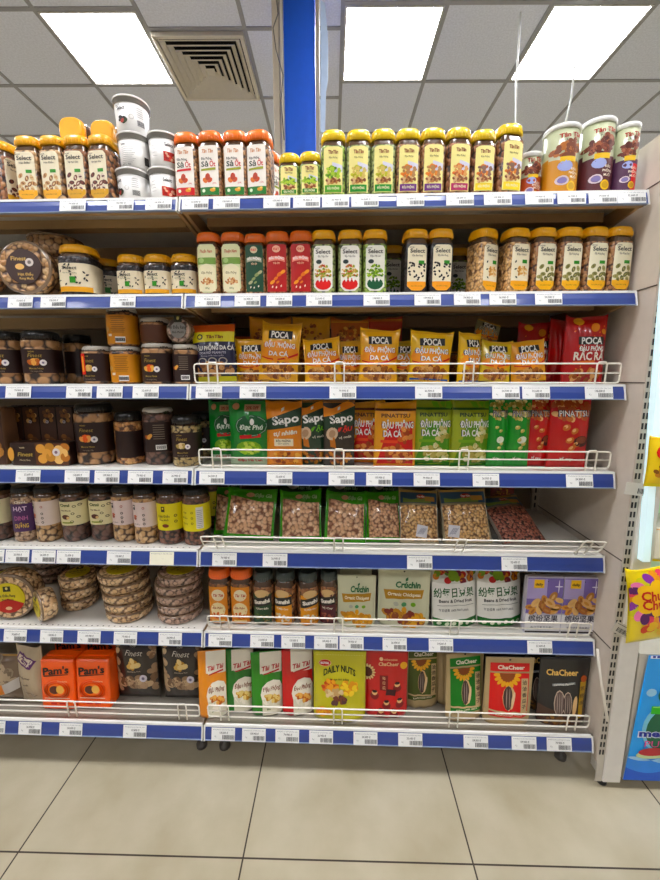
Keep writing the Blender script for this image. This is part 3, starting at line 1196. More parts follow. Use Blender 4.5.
def tub(kind):
    """white lidded tub of dried fruit; kind 0 the printed front, 1 its side, 2 the red picture"""
    def f():
        t = empty('plastic_tub')
        r, h = .0425, .085
        if kind == 2:
            r = .040
        W_ = C('#eceae6', .35)
        m = MB()
        m.loft([(0, r * .84, r * .84), (.003, r * .89, r * .89), (h * .80, r * .98, r * .98)], W_, 36, 2.2)
        m.build('tub_body', t)
        m = MB()
        g_ = C('#8f8d8a', .15, coat=1)
        m.loft([(h * .80, r * .99, r * .99), (h * .82, r * 1.03, r * 1.03), (h * .93, r * 1.04, r * 1.04), (h * .935, r * 1.06, r * 1.06), (h * .985, r * 1.06, r * 1.06), (h, r * 1.02, r * 1.02)], [g_, g_, g_, W_, W_], 36, 2.2, cap1=False)
        m.loft([(h, r * 1.02, r * 1.02), (h - .004, r * .98, r * .98)], g_, 36, 2.2, cap0=False)
        m.build('lid', t)
        m = MB()
        a = Art(m, lambda x, z: -(r * (.89 + .09 * z / (h * .8))) * math.sqrt(max(0, 1 - min(.98, abs(x / r)) ** 2)), .006, .0004, .0012)
        if kind == 0:
            a.text('WOW', -.022, .062, .003, INK, 1, bold=0)
            a.text('Select', -.014, .055, .008, INK, 1, w=.022, bold=.02)
            a.blobs(-.012, .028, .022, .012, .006, 9, [C('#33401f'), C('#2a2320'), C('#b5473a'), C('#3e3a28')], 1, 4)
            a.ell(.012, .035, .006, .006, C('#b9b5b0'), 1, r0=.8)
            for i in range(5):
                a.rect(.030, .058 - i * .005, .012, .0009, C('#8c8a88'), 1)
            for i in range(6):
                a.rect(.031, .018 + i * .0022, .013, .0013, INK, 1)
        elif kind == 1:
            a.text('Select', -.016, .056, .0055, INK, 1, w=.014, bold=.02)
            for i in range(9):
                a.rect(-.004 - .002 * (i % 3), .048 - i * .0045, .036 - .004 * (i % 3), .0009, C('#9a9896'), 1)
            a.text('60°C  Nsx', -.01, .008, .004, INK, 1, bold=0)
            a.rect(.036, .02, .007, .02, INK, 1)
        else:
            a.text('Select', .018, .054, .008, INK, 1, w=.02, bold=.02)
            a.band(.004, .036, .014, .037, C('#c43326'), 1)
            a.blobs(.02, .026, .028, .018, .004, 16, [C('#d8432f'), C('#a3221b'), C('#e8b9a0')], 1.8, 6)
            for i in range(4):
                a.rect(-.018, .05 - i * .008, .012, .0009, C('#a5a3a1'), 1)
        m.build('label', t)
        return t
    return f


def can(r, h, c0, seed, small=False):
    """tall printed can with a white plastic lid"""
    def f():
        t = empty('snack_can')
        m = MB()
        top = C('#b9bd9f', .3, coat=.5)
        m.loft([(0, r * .97, r * .97), (.002, r, r), (h * .55, r, r), (h - .010, r, r)], [C('#9a9a95', .3, .8), c0, top], 40, 2)
        m.build('can_body', t)
        m = MB()
        m.loft([(h - .012, r * 1.02, r * 1.02), (h - .011, r * 1.05, r * 1.05), (h - .002, r * 1.05, r * 1.05), (h, r * 1.02, r * 1.02)], C('#e9e9e4', .3), 40, 2)
        m.build('lid', t)
        m = MB()
        a = Art(m, lambda x, z: -r * math.sqrt(max(0, 1 - min(.985, abs(x / r)) ** 2)), .006, .0004, .0012)
        hw = r * .9
        nutm = [C('#6d3423'), C('#8c4a33'), C('#5a271b'), C('#a5664a')] if seed != 1 else [C('#9a5a34'), C('#b5733f'), C('#7d4426')]
        dark = c0
        a.band(-hw, hw, h * .48, lambda x: h * .68 + x * .1, top, 0)
        a.blobs(-hw * .15, h * .62, hw * 1.5, h * .2, r * .17, 46, nutm, 1, seed)
        a.blobs(hw * .35, h * .70, hw * .9, h * .16, r * .16, 16, nutm, 1.5, seed + 2)
        a.band(-hw, hw, h * .01, lambda x: h * .46 - .25 * x * (1 if seed == 1 else -1), dark, 2.6)
        a.text('Tân Tân', hw * .1, h * .83, .010, C('#a8231c'), 1, w=r * 1.3, bold=.03, ang=3)
        a.text('Hạt Điều Rang Muối', hw * .12, h * .755, .0045, INK, 1, w=r * 1.1, bold=.0)
        yl = C('#e9c33a')
        a.band(-hw * .5, hw * .5, h * .46, h * .53, yl, 3.1)
        a.ell(-hw * .15, h * .40, r * .42, r * .30, C('#a3acd8'), 3.4)
        a.ell(-hw * .28, h * .2, r * .38, r * .27, C('#d9c9cf'), 3.4, r0=.7)
        a.ell(-hw * .28, h * .2, r * .26, r * .17, C('#8a7fb0'), 3.6)
        a.ell(hw * .33, h * .12, r * .3, r * .3, C('#e6bf4a'), 3.6)
        a.ell(hw * .33, h * .12, r * .2, r * .2, C('#caa23a'), 4)
        for i in range(3):
            a.text(['ĐẬU', 'PHỘNG', 'MUỐI'][i], hw * .42, h * (.36 - .055 * i), .0055, C('#f3e7d4'), 3.6, bold=.02)
        if seed == 3:
            a.band(hw * .25, hw, h * .02, h * .42, C('#d92a1c'), 3)
        m.build('label', t)
        return t
    return f


def disc_tub(r=.079, h=.0385, nuts=None, labelc='#c9b824', face=False, brown=False):
    """low round clear tub of nuts with rim rings and a round sticker on the lid"""
    def f():
        t = empty('round_nut_tub')
        nm = nuts or TUBN
        clear = C('#8a7460', .15, coat=1)
        m = MB()
        m.loft([(0, r * .86, r * .86), (h * .10, r * .94, r * .94), (h * .30, r * .985, r * .985), (h * .55, r, r), (h * .78, r * .985, r * .985), (h * .86, r * .96, r * .96)], nm, 44, 2)
        m.build('tub_body', t)
        m = MB()
        m.loft([(h * .85, r * .965, r * .965), (h * .87, r * 1.0, r * 1.0), (h * .91, r * 1.0, r * 1.0), (h * .95, r * .95, r * .95), (h * .96, r * .90, r * .90)], clear, 44, 2, cap0=False, cap1=False)
        m.loft([(h * .96, r * .90, r * .90), (h * .95, r * .5, r * .5), (h * .95, .002, .002)], nm, 44, 2, cap0=False)
        m.build('lid', t)
        m = MB()
        lc = C(labelc)
        rr = r * .64
        zz = h + .0003

        def disc(cx, cy, rx, ry, mat, L, seg=36, a0=0, a1=2 * pi):
            vs = [(cx, cy, zz + L * .0004)] + [(cx + rx * cos(a0 + (a1 - a0) * i / seg), cy + ry * sin(a0 + (a1 - a0) * i / seg), zz + L * .0004) for i in range(seg + 1)]
            m.add(vs, [[0, i + 1, i + 2] for i in range(seg)], mat)

        def word(s, cx, cy, hh, mat, L, w_=None):
            vs, fs, x0, x1, y0, y1 = text_mesh(s, .02)
            k = hh / .72
            kx = k if w_ is None else w_ / (x1 - x0)
            m.add([(cx + (x - (x0 + x1) / 2) * kx, cy + (y - .36) * k, zz + L * .0004) for x, y in vs], fs, mat)
        m.loft([(h * .955, rr, rr), (zz, rr, rr)], lc, 36, 2)
        if brown:
            g_ = C('#c9a86a')
            word('Finest', -.012, .022, .011, g_, 1, .04)
            disc(.016, .012, .011, .011, C('#d9cfc9'), 1, 16)
            disc(.016, .012, .005, .005, C('#7b6f6c'), 2, 12)
            disc(-.010, .000, .012, .008, C('#e3b878'), 1, 16)
            word('Hạt Điều', .004, -.020, .007, g_, 1, .04)
            word('Rang Muối', .006, -.031, .006, g_, 1, .036)
        else:
            k = C('#2c2a12')
            word('Hạt Điều Rang', -.004, .008, .009, k, 1, .055)
            word('Bình Phước', 0, -.006, .006, k, 1, .035)
            m.box(-.011, .011, .022, .040, zz, zz + .0004, k)
            disc(0, .033, .004, .005, C('#ded28a'), 2, 12)
            if face:
                disc(0, -.002, rr, rr, C('#b5281c'), .8, 24, pi * 1.12, pi * 1.88)
                disc(.0, -.036, .010, .006, C('#e9c39a'), 2, 16)
        m.build('sticker', t)
        return t
    return f


# ------------------------------------------------------------------ bags
def pouch(name, w, h, T, base, artfn, style='pillow', seed=1, pin=.03, wr=.0017, back=None, cut=0, strip=None, tuck=0):
    def f():
        rnd = random.Random(seed * 7 + 1)
        p1, p2, p3 = rnd.random() * 6, rnd.random() * 6, rnd.random() * 6

        def W(v):
            if style == 'pillow':
                return w / 2 * (1 - pin * sin(pi * v) + .01 * sin(5 * v + p1))
            if style == 'stand':
                return w / 2 * (1 - pin * math.sin(pi * v) * .6) * (1 - .05 * max(0, .08 - v) / .08)
            return w / 2

        def tf(u, v):
            if style == 'pillow':
                e = max(0, sin(pi * min(1, max(0, (v - .03) / .92)))) ** .55
                s = (1 - min(1, abs(u)) ** 2.6) ** .8
            elif style == 'stand':
                e = max(0, 1 - v / .93) ** .75
                s = (1 - min(1, abs(u)) ** 3.0) ** .8
            else:
                e = 1 if v < .9 else .9
                s = (1 - min(1, abs(u)) ** 8)
            q = wr * (sin(6 * u + 5 * v + p1) * sin(8 * v - 3 * u + p2) + .6 * sin(13 * u + p3 + 4 * v)) * min(1, e * 1.5) * (1 - min(1, abs(u)) ** 4)
            return T / 2 * e * s + q + .0007

        def surf(x, z):
            v = min(1, max(0, z / h))
            return -tf(x / W(v), v)
        m = MB()
        nu, nv = 22, 22
        F_, B_ = [], []
        for j in range(nv + 1):
            v = j / nv
            for i in range(nu + 1):
                u = -1 + 2 * i / nu
                z = v * h
                if style == 'pillow':
                    # corners stand up as little ears
                    z += (abs(u) ** 5) * h * .045 * (1 if v > .5 else -1) * abs(2 * v - 1) ** 4 + (h * .012 * sin(3 * u + p1) if v == 1 else 0)
                t = tf(u, v)
                F_.append((u * W(v), -t, max(z, 0)))
                B_.append((u * W(v), t, max(z, 0)))
        idx = lambda i, j: j * (nu + 1) + i
        fs = [[idx(i, j), idx(i + 1, j), idx(i + 1, j + 1), idx(i, j + 1)] for j in range(nv) for i in range(nu)]
        o = m.add(F_, fs, base, True)
        m.add(B_, [q[::-1] for q in fs], back or base, True)
        o2 = o + len(F_)
        k = m.mi(base)
        for j in range(nv):
            for (i, fl) in ((0, True), (nu, False)):
                q = [o + idx(i, j), o + idx(i, j + 1), o2 + idx(i, j + 1), o2 + idx(i, j)]
                m.f.append(q if not fl else q[::-1]); m.m.append(k); m.s.append(False)
        for i in range(nu):
            for (j, fl) in ((0, False), (nv, True)):
                q = [o + idx(i, j), o2 + idx(i, j), o2 + idx(i + 1, j), o + idx(i + 1, j)]
                m.f.append(q if not fl else q[::-1]); m.m.append(k); m.s.append(False)
        a = Art(m, surf, .006, .00045, .0009)

        def P(x, z, L):
            z = min(max(z, h * .005), h * .995)
            v = z / h
            x = min(max(x, -W(v) * .985), W(v) * .985)
            return (x, surf(x, z) - a.base - a.gap * L, z)
        a.P = P
        if artfn:
            artfn(a, w / 2, h)
        if style == 'pillow':
            for zz in (h * .965, h * .985):
                a.band(-w / 2, w / 2, zz, zz + .0012, C('#d9a71a') if strip is None else strip, .4)
        return m.build(name)
    return f


def boxbag(name, w, h, d, base, artfn, side=None, topfold=True):
    def f():
        m = MB()
        m.loft([(0, w * .485, d * .485), (.003, w / 2, d / 2), (h * .5, w / 2, d / 2), (h * .965, w * .495, d * .47), (h, w * .48, d * .40)], base, 40, 9, smooth=False)
        if topfold:
            m.box(-w * .40, w * .40, -d * .10, d * .10, h - .001, h + .003, base)
        a = Art(m, lambda x, z: -d / 2 * (1 if z < h * .5 else 1 - .06 * (z / h - .5) / .465), .01, .0005, .0014)
        artfn(a, w / 2, h)
        return m.build(name)
    return f


def b_poca(tone='#f2b61a', nutm=None, sub=('ĐẬU PHỘNG', 'DA CÁ'), black='#191512', bottom=None, txt='#fbf6ee', stroke='#d2551f'):
    def f(a, hw, h):
        a.text('POCA', -hw * .0 + 0, h * .8, .019, C('#f7f3ea'), 4, w=hw * .85, bold=.03)
        a.rect(0, h * .8, hw * 1.15, h * .145, C(black), 2.6, 2)
        # orange-red swoosh and the picture of nuts
        a.ell(0, h * .50, hw * .95, h * .20, C('#f0a01c' if tone != '#b5191d' else '#c3262a'), .6)
        for k, s in enumerate(sub):
            a.text(s, hw * .0, h * (.62 - .15 * k), .0135 - .001 * k, C(stroke), 2.2, w=hw * (1.5 - .55 * k) + .004, bold=.03)
            a.text(s, hw * .0, h * (.62 - .15 * k), .0135 - .001 * k, C(txt), 3.6, w=hw * (1.5 - .55 * k), bold=.03)
        a.band(-hw * .85, hw * .9, lambda x: h * (.36 + .10 * (x / hw) ** 2 + .04 * x / hw), lambda x: h * (.385 + .11 * (x / hw) ** 2 + .05 * x / hw), C('#cc2b1a'), 1.4)
        a.blobs(0, h * .19, hw * 1.5, h * .26, hw * .13, 60, nutm or [C('#c88a4a'), C('#a5642f'), C('#e2b172'), C('#8a4f22')], 1.2, 3)
        if bottom:
            a.band(-hw * .9, hw * .9, h * .03, h * .07, bottom, 2.6)
    return f


def b_rac(a, hw, h):
    a.rect(hw * .12, h * .645, hw * 1.22, h * .115, INK, 1.5)
    a.text('POCA', hw * .12, h * .645, .0185, WHITE, 3, w=hw * .98, bold=.03)
    a.text('ĐẬU PHỘNG', hw * .15, h * .53, .0125, WHITE, 2, w=hw * 1.2, bold=.03)
    a.text('RẮC RÂ', hw * .08, h * .42, .022, C('#f4eadf'), 2, w=hw * 1.45, bold=.03)
    a.ell(-hw * .42, h * .93, hw * .25, h * .055, C('#e8a82a'), 1.4)
    a.ell(hw * .3, h * .84, hw * .25, h * .06, C('#d98a26'), 1.4, 40)
    a.ell(hw * .75, h * .78, hw * .14, h * .04, C('#e0a038'), 1.4, -30)
    for i in range(9):
        rnd = random.Random(i)
        a.ell(hw * rnd.uniform(-.85, .85), h * rnd.uniform(.15, .9), hw * .05, hw * .03, C('#e8823a'), 1.2, i * 40, 6)
    a.rect(-hw * .15, h * .325, hw * 1.0, h * .045, C('#e07a3c'), 1.5, 4)
    a.blobs(hw * .1, h * .12, hw * 1.5, h * .2, hw * .15, 26, [C('#cf8a48'), C('#e8b27a'), C('#a55a2a')], 1.4, 8)


def b_nutsback(a, hw, h):
    a.blobs(0, h * .5, hw * 1.7, h * .8, hw * .1, 150, [C('#b0702c'), C('#8f4f1d'), C('#cf9a4e'), C('#6f3714')], 1, 4)


def b_tantanbag(a, hw, h):
    a.band(-hw, hw, h * .68, h * .86, C('#dfd313'), 1)
    a.band(-hw, hw, h * .86, h * .99, C('#d9692a'), 1)
    a.ell(-hw * .55, h * .77, hw * .13, h * .05, INK, 2, r0=.6)
    a.text('TânTân', hw * .1, h * .77, .010, C('#7a2a12'), 2, w=hw * .75, bold=.03)
    a.text('ĐẬU PHỘNG DA CÁ', hw * .05, h * .575, .0125, WHITE, 1.5, w=hw * 1.75, bold=.03)
    a.text('COATED PEANUTS', 0, h * .49, .0065, C('#c9c6d6'), 1.5, w=hw * 1.2, bold=.02)
    a.text('Không chất bảo quản', 0, h * .44, .004, C('#c9c6d6'), 1.5, w=hw, bold=0)
    for u in (-.45, 0, .45):
        a.ell(hw * u, h * .35, hw * .2, h * .06, C('#b9b2aa'), 1.5, r0=.7)
    a.blobs(0, h * .2, hw * 1.7, h * .22, hw * .12, 50, [C('#a5764a'), C('#7d5030'), C('#c79a6c')], 1.2, 5)
    a.band(-hw, hw, 0, h * .09, C('#c8c11c'), 2.6)


def b_greenbag(a, hw, h):
    a.ell(hw * .15, h * .62, hw * .78, h * .17, C('#1c5a30'), 1)
    a.ell(hw * .15, h * .62, hw * .74, h * .155, C('#9fb3a3'), 1.2, r0=.95)
    a.text('Đạt Phú', hw * .15, h * .60, .014, C('#dfe7da'), 2, w=hw * 1.1, shear=.2, bold=.03)
    a.ell(hw * .2, h * .68, hw * .1, h * .05, WHITE, 2)
    a.rect(hw * .1, h * .46, hw * 1.0, h * .055, C('#c5231e'), 2, 4)
    a.rect(hw * .2, h * .89, hw * .78, h * .10, C('#c8a888'), 1.5)
    a.text('20% OFF', hw * .2, h * .89, .009, C('#9a4a2c'), 2.5, w=hw * .6, bold=.04)
    a.ell(-hw * .6, h * .91, hw * .18, h * .05, C('#d6a27e'), 1.5)
    a.ell(hw * .0, h * .28, hw * .62, h * .11, C('#86b52a'), 1.2)
    a.blobs(hw * .0, h * .27, hw * 1.0, h * .16, hw * .13, 26, [C('#a9cf3d'), C('#7fae28'), C('#c9dd6c')], 2, 5)
    a.band(-hw, hw, 0, h * .12, C('#b9cbb0'), 2)
    a.text('Đậu Hà Lan', 0, h * .08, .008, C('#b5281c'), 3, w=hw * 1.2, bold=.03)


def b_sapo(band, mid, name2, orange=True):
    def f(a, hw, h):
        a.band(-hw, hw, lambda x: h * (.80 + .05 * x / hw), lambda x: h * (.93 + .05 * sin(3 * x / hw)), C('#e8962a'), .8)
        a.band(-hw, hw, lambda x: h * (.60 + .04 * x / hw), lambda x: h * (.82 + .10 * x / hw), C('#26402c'), 1.2)
        a.text('Sapo', hw * .12, h * .735, .024, WHITE, 2.2, w=hw * 1.45, ang=8, bold=.03)
        a.leaf(-hw * .1, h * .85, hw * .3, WHITE, 2.2, 60)
        a.text(name2, hw * .1 if orange else hw * .35, h * .53 if orange else h * .57, .0125, mid, 2, w=hw * (1.3 if orange else .9), ang=6, shear=.2, bold=.04)
        if orange:
            a.rect(hw * .02, h * .38, hw * 1.05, h * .115, C('#efe4c8'), 1.6)
            a.text('ĐẬU PHỘNG', 0, h * .405, .006, INK, 2.6, w=hw * .8, bold=.02)
            a.text('SẤY GIÒN', 0, h * .36, .0045, INK, 2.6, w=hw * .6, bold=.0)
            a.blobs(hw * .1, h * .14, hw * 1.6, h * .2, hw * .12, 30, [C('#c9791f'), C('#9c4a1c'), C('#e8b05a')], 1.4, 3)
        else:
            a.ell(-hw * .45, h * .5, hw * .36, h * .1, C('#d9c3a8'), 1.8, -20)
            a.ell(-hw * .45, h * .5, hw * .2, h * .06, C('#b9977a'), 2.6, -20)
            a.quad([(-hw * .55, h * .3), (-hw * .2, h * .28), (-hw * .3, h * .45), (-hw * .6, h * .44)], C('#c9803c'), 1.6)
            a.text('vị mới', hw * .35, h * .45, .0065, C('#d9d2c0'), 2, w=hw * .8, bold=.03, ang=6)
            a.blobs(0, h * .13, hw * 1.7, h * .22, hw * .13, 40, [C('#a5632a'), C('#7d3f1c'), C('#c98a44')], 1.4, 6)
    return f


def b_pinat(top, low, nutm, grn=False):
    def f(a, hw, h):
        a.band(-hw, hw, h * .87, h * .905, C('#5a2a18' if not grn else '#2c5a1c'), 1.6)
        a.quad([(-hw * .9, 0), (hw * .9, 0), (hw * .78, h * .72), (-hw * .35, h * .66)], low, .9)
        a.text('PINATTSU', hw * .0, h * .8, .011, C('#6b3a1c' if not grn else '#2f4a2a'), 1.6, w=hw * 1.35, bold=.03)
        sh = C('#7c2312' if not grn else '#1d4a2a')
        for k, s in enumerate(('ĐẬU PHỘNG', 'DA CÁ')):
            hh = .0185
            a.text(s, hw * (.1 - .25 * k), h * (.66 - .13 * k), hh, sh, 1.8, w=hw * (1.5 - .65 * k) + .004, bold=.03)
            a.text(s, hw * (.1 - .25 * k), h * (.66 - .13 * k), hh, WHITE, 3.2, w=hw * (1.5 - .65 * k), bold=.03)
        a.rect(-hw * .3, h * .405, hw * .8, h * .045, C('#e0532f' if not grn else '#7fae3a'), 2.4)
        a.blobs(hw * .45, h * .5, hw * .7, h * .2, hw * .15, 10, nutm, 2.6, 5)
        a.blobs(hw * .1, h * .2, hw * 1.5, h * .28, hw * .14, 44, nutm, 1.6, 4)
        if grn:
            for (x_, q) in ((.3, 140), (.5, 100), (.6, 60), (.55, 20)):
                a.leaf(hw * x_, h * .9, hw * .55, C('#7fb53a'), 3.6, q)
            a.band(-hw, hw, 0, h * .06, C('#2f7a2a'), 3)
    return f


def b_pinat2(base2, nutm, title=True):
    def f(a, hw, h):
        a.blobs(0, h * .86, hw * 1.9, h * .3, hw * .17, 60, nutm, 1, 3)
        a.text('PINATTSU', hw * .1, h * .80, .020, C('#23283a'), 3.2, w=hw * 1.6, bold=.03)
        a.text('PINATTSU', hw * .1, h * .80, .017, C('#c9c3c0') if title else WHITE, 4, w=hw * 1.5, bold=.0)
        for (u, v) in ((-.3, .6), (.1, .55), (-.1, .42), (.25, .36), (.05, .3)):
            a.ell(hw * u, h * v, hw * .2, hw * .15, nutm[1], 1.5, 30)
            a.ell(hw * u - .002, h * v + .002, hw * .11, hw * .08, nutm[0], 2, 30)
        if base2 == 'r':
            a.ell(hw * .5, h * .4, hw * .4, h * .08, C('#4a1e17'), 1.8)
            a.ell(hw * .5, h * .42, hw * .3, h * .05, C('#8a4a34'), 2.5)
        else:
            a.ell(hw * .1, h * .42, hw * .4, h * .05, C('#e9f0df'), 1.7, 20)
        a.text('vị cay', -hw * .1, h * .14, .008, C('#e9dcd0'), 1.6, w=hw * .7, bold=.03, ang=-5)
    return f


def b_chick(nm, top, green=True):
    def f(a, hw, h):
        a.band(-hw * .82, hw * .88, h * .09, lambda x: h * (.80 - .05 * sin(x / hw * 2.2 + .5)), nm, .8)
        if green:
            a.ell(-hw * .05, h * .88, hw * .17, h * .05, C('#c9a27a'), 1.6)
            a.text('Đậu Gà', hw * .45, h * .88, .012, C('#9fc48a'), 1.6, w=hw * .7, shear=.2, bold=.03)
        else:
            a.text('Đậu Nành', hw * .0, h * .9, .012, C('#c99a80'), 1.6, w=hw * .9, bold=.03)
    return f


def b_header(a, hw, h):
    a.ell(-hw * .3, h * .7, hw * .35, h * .12, C('#b7b39a'), 1.2)
    a.ell(-hw * .3, h * .7, hw * .2, h * .07, C('#6f7a55'), 2)
    a.text('Đậu Nành', hw * .4, h * .75, .011, C('#8fae7c'), 1.4, w=hw * .8, bold=.03)
    a.text('Hạt Sấy', hw * .3, h * .6, .009, C('#8fae7c'), 1.4, w=hw * .7, bold=.02)
    a.blobs(0, h * .3, hw * 1.6, h * .4, hw * .1, 40, [C('#b08a60'), C('#8f6a42')], 1, 3)


def b_blue(nm, nm2=None):
    def f(a, hw, h):
        a.band(-hw * .9, hw * .9, h * .05, lambda x: h * .70, nm, .8)
        a.band(-hw * .92, hw * .92, lambda x: h * .74, h * .96, C('#31536e'), 1)
        a.band(-hw * .8, hw * .6, h * .75, lambda x: h * (.84 + .03 * sin(x / hw * 4)), C('#7f9350'), 1.6)
        a.ell(hw * .1, h * .87, hw * .22, h * .045, C('#a5342a'), 2)
        a.text('Thực Phẩm', hw * .1, h * .87, .006, WHITE, 3, w=hw * .38, bold=.02)
        a.rect(hw * .55, h * .83, hw * .5, h * .09, C('#b5874a'), 1.8)
    return f


def b_crick(a, hw, h, big=True):
    gold = C('#b58a33')
    a.text('Crúchin', hw * .15, h * .74, .019, C('#2c6b43'), 1.5, w=hw * .95, shear=.1, bold=.04)
    a.leaf(hw * .05, h * .79, hw * .2, C('#2c6b43'), 1.6, 60)
    a.quad([(-hw * .7, h * .48), (hw * .68, h * .51), (hw * .75, h * .66), (-hw * .78, h * .64)], gold, 1.5)
    a.text('Organic Chickpeas', 0, h * .575, .0105, C('#f3ead0'), 3, w=hw * 1.25, bold=.03)
    for u, c in ((-.3, '#b8b9aa'), (0, '#5b9a6c'), (.35, '#7fae3a')):
        a.ell(hw * u, h * .405, hw * .1, hw * .085, C(c), 1.5)
    a.blobs(0, h * .17, hw * 1.7, h * .28, hw * .16, 30, [C('#d9a334'), C('#c08a24'), C('#8a4a2a'), C('#7c2f22')] if big else [C('#e0a82f'), C('#c98f22')], 1.5, 4)
    a.ell(0, h * .955, hw * .035, hw * .035, C('#4a463f'), 1.5)


def b_cjk(a, hw, h):
    rnd = random.Random(2)
    for i in range(34):
        a.ell(hw * rnd.uniform(-.85, .85), h * rnd.uniform(.72, .95), hw * rnd.uniform(.13, .2), hw * .14, [C('#b52a1f'), C('#6b8c2c'), C('#d98a2a'), C('#7d2233'), C('#8fae3a')][i % 5], 1 + .1 * (i % 5), i * 37)
    a.band(-hw, hw, 0, lambda x: h * (.72 - .05 * sin((x / hw + 1) * 1.57) + .02), C('#f1efe8'), 2.4)
    a.text('纷每日豆果', hw * -.05, h * .55, .0225, C('#27602c'), 3.2, w=hw * 1.75, bold=.02)
    a.text('Beans & Dried Fruit', 0, h * .42, .0095, C('#3f3d3a'), 3.2, w=hw * 1.45, bold=.03)
    a.rect(0, h * .345, hw * 1.6, .0012, C('#5a5a55'), 3.2)
    a.text('每日坚果 100% NATURAL', -hw * .1, h * .27, .0065, C('#3f3d3a'), 3.2, w=hw * 1.3, bold=.01)
    a.band(-hw, hw, 0, lambda x: h * (.15 - .03 * cos(x / hw * 1.5)), C('#256d2c'), 3.2)
    for i in range(6):
        a.ell(hw * (-.75 + .3 * i), h * .06, hw * .1, hw * .07, C('#e0e6cf'), 4, 20)
    a.ell(0, h * .97, hw * .5, h * .035, C('#d9e08a'), 3)


def b_purple(a, hw, h):
    a.band(-hw * .96, hw * .96, h * .36, h * .985, C('#7b6ab0'), .6)
    a.band(-hw * .96, hw * .1, h * .62, h * .97, C('#b3a6d4'), 1)
    a.rect(-hw * .35, h * .885, hw * .55, h * .15, C('#f0c413'), 2)
    a.text('daliy', -hw * .35, h * .88, .008, C('#6b5212'), 3, w=hw * .42, bold=.04)
    a.ell(hw * .72, h * .84, hw * .03, h * .12, C('#e9e4f6'), 2)
    a.ell(hw * .72, h * .84, hw * .22, h * .012, C('#e9e4f6'), 2)
    a.ell(hw * .12, h * .93, hw * .03, hw * .03, INK, 2)
    nm = [C('#c9924e'), C('#e0b980'), C('#a5683a'), C('#d9b07a'), C('#b8834c')]
    pos = [(-.75, .47, .27), (-.45, .55, .32), (-.1, .5, .34), (.3, .55, .36), (.65, .47, .33), (-.6, .40, .28), (-.25, .42, .3), (.15, .42, .31), (.5, .4, .3), (.45, .66, .33), (.0, .61, .28), (.8, .6, .24)]
    for i, (u, v, s) in enumerate(pos):
        a.ell(hw * u, h * v, hw * s, hw * s * .62, nm[i % 5], 2.4 + .25 * (i % 4), i * 47)
        a.ell(hw * u, h * v, hw * s * .5, hw * s * .22, nm[(i + 2) % 5], 3.8, i * 47)
    a.band(-hw * .96, hw * .96, 0, lambda x: h * (.34 - .02 * cos(x / hw * 2)), C('#e9e7ea'), 4)
    a.text('缤纷坚果', 0, h * .275, .0165, C('#2f2b45'), 5, w=hw * 1.6, bold=.02)
    a.text('Dried Beans & Mix', 0, h * .2, .0075, C('#3c3650'), 5, w=hw * 1.4, bold=.03)
    a.text('每日坚果混合果仁', 0, h * .11, .0065, C('#3c3650'), 5, w=hw * 1.3, bold=0)
    a.band(-hw * .94, hw * .94, h * .015, h * .045, INK, 5)


def b_pams(a, hw, h):
    k = C('#2b1a17')
    a.text("Pam's", hw * .0, h * .80, .0245, k, 1.6, w=hw * 1.55, ang=6, shear=.12, bold=.03)
    a.quad([(-hw * .75, h * .665), (hw * .72, h * .715), (hw * .72, h * .728), (-hw * .75, h * .69)], k, 1.6)
    a.text('Macadamia', hw * .35, h * .58, .006, C('#f0c9a0'), 1.6, w=hw * .6, bold=0)
    pk = C('#f09a6c')
    for s in (-1, 1):
        for q in (.62, .76):
            a.ell(0, h * .40, hw * q, h * q * .26, pk, 1.2 + q * .1, r0=.92, seg=30)
    a.ell(0, h * .4, hw * .50, h * .125, C('#f27c38'), 1.6)
    a.ell(-hw * .14, h * .40, hw * .3, h * .085, C('#5b2f22'), 2.4)
    a.ell(hw * .20, h * .41, hw * .23, h * .085, C('#e9b768'), 2.8)
    a.rect(0, h * .23, hw * 1.5, .0022, C('#f5d9c0'), 1.6)
    a.rect(-hw * .2, h * .12, hw * .35, .006, C('#c42e1a'), 1.6)
    a.rect(hw * .3, h * .12, hw * .35, .006, C('#c42e1a'), 1.6)


def b_brown(a, hw, h):
    dk = C('#2a201d')
    rnd = random.Random(6)
    nm = [C('#a08468'), C('#bfa285'), C('#7a5c42'), C('#cdb493')]
    for i in range(30):
        s = -1 if i % 2 else 1
        a.ell(hw * s * rnd.uniform(.72, .92), h * rnd.uniform(.2, .97), hw * .16, hw * .12, nm[i % 4], .8 + .1 * (i % 4), rnd.random() * 180)
    a.text('WOW', -hw * .1, h * .93, .005, C('#d9d0c4'), 1.5, bold=.02)
    a.text('Finest', 0, h * .84, .018, C('#d9d0c4'), 1.5, w=hw * .8, shear=.3, bold=-.005)
    a.blobs(-hw * .02, h * .665, hw * .5, h * .12, hw * .15, 9, [C('#d9b36a'), C('#b88a3e'), C('#e8cf96')], 1.5, 5)
    a.text('Macadamia Nuts', 0, h * .55, .005, C('#c9bba8'), 1.5, w=hw * .6, bold=0)
    for i in range(22):
        a.ell(hw * rnd.uniform(-.7, .7), h * rnd.uniform(.26, .44), hw * .2, hw * .17, nm[i % 4], 1.6 + .12 * (i % 5), rnd.random() * 180)
    a.ell(hw * .42, h * .43, hw * .17, h * .065, C('#e3ddE6'), 3.4)
    a.ell(hw * .42, h * .43, hw * .07, h * .027, C('#7f7690'), 4)


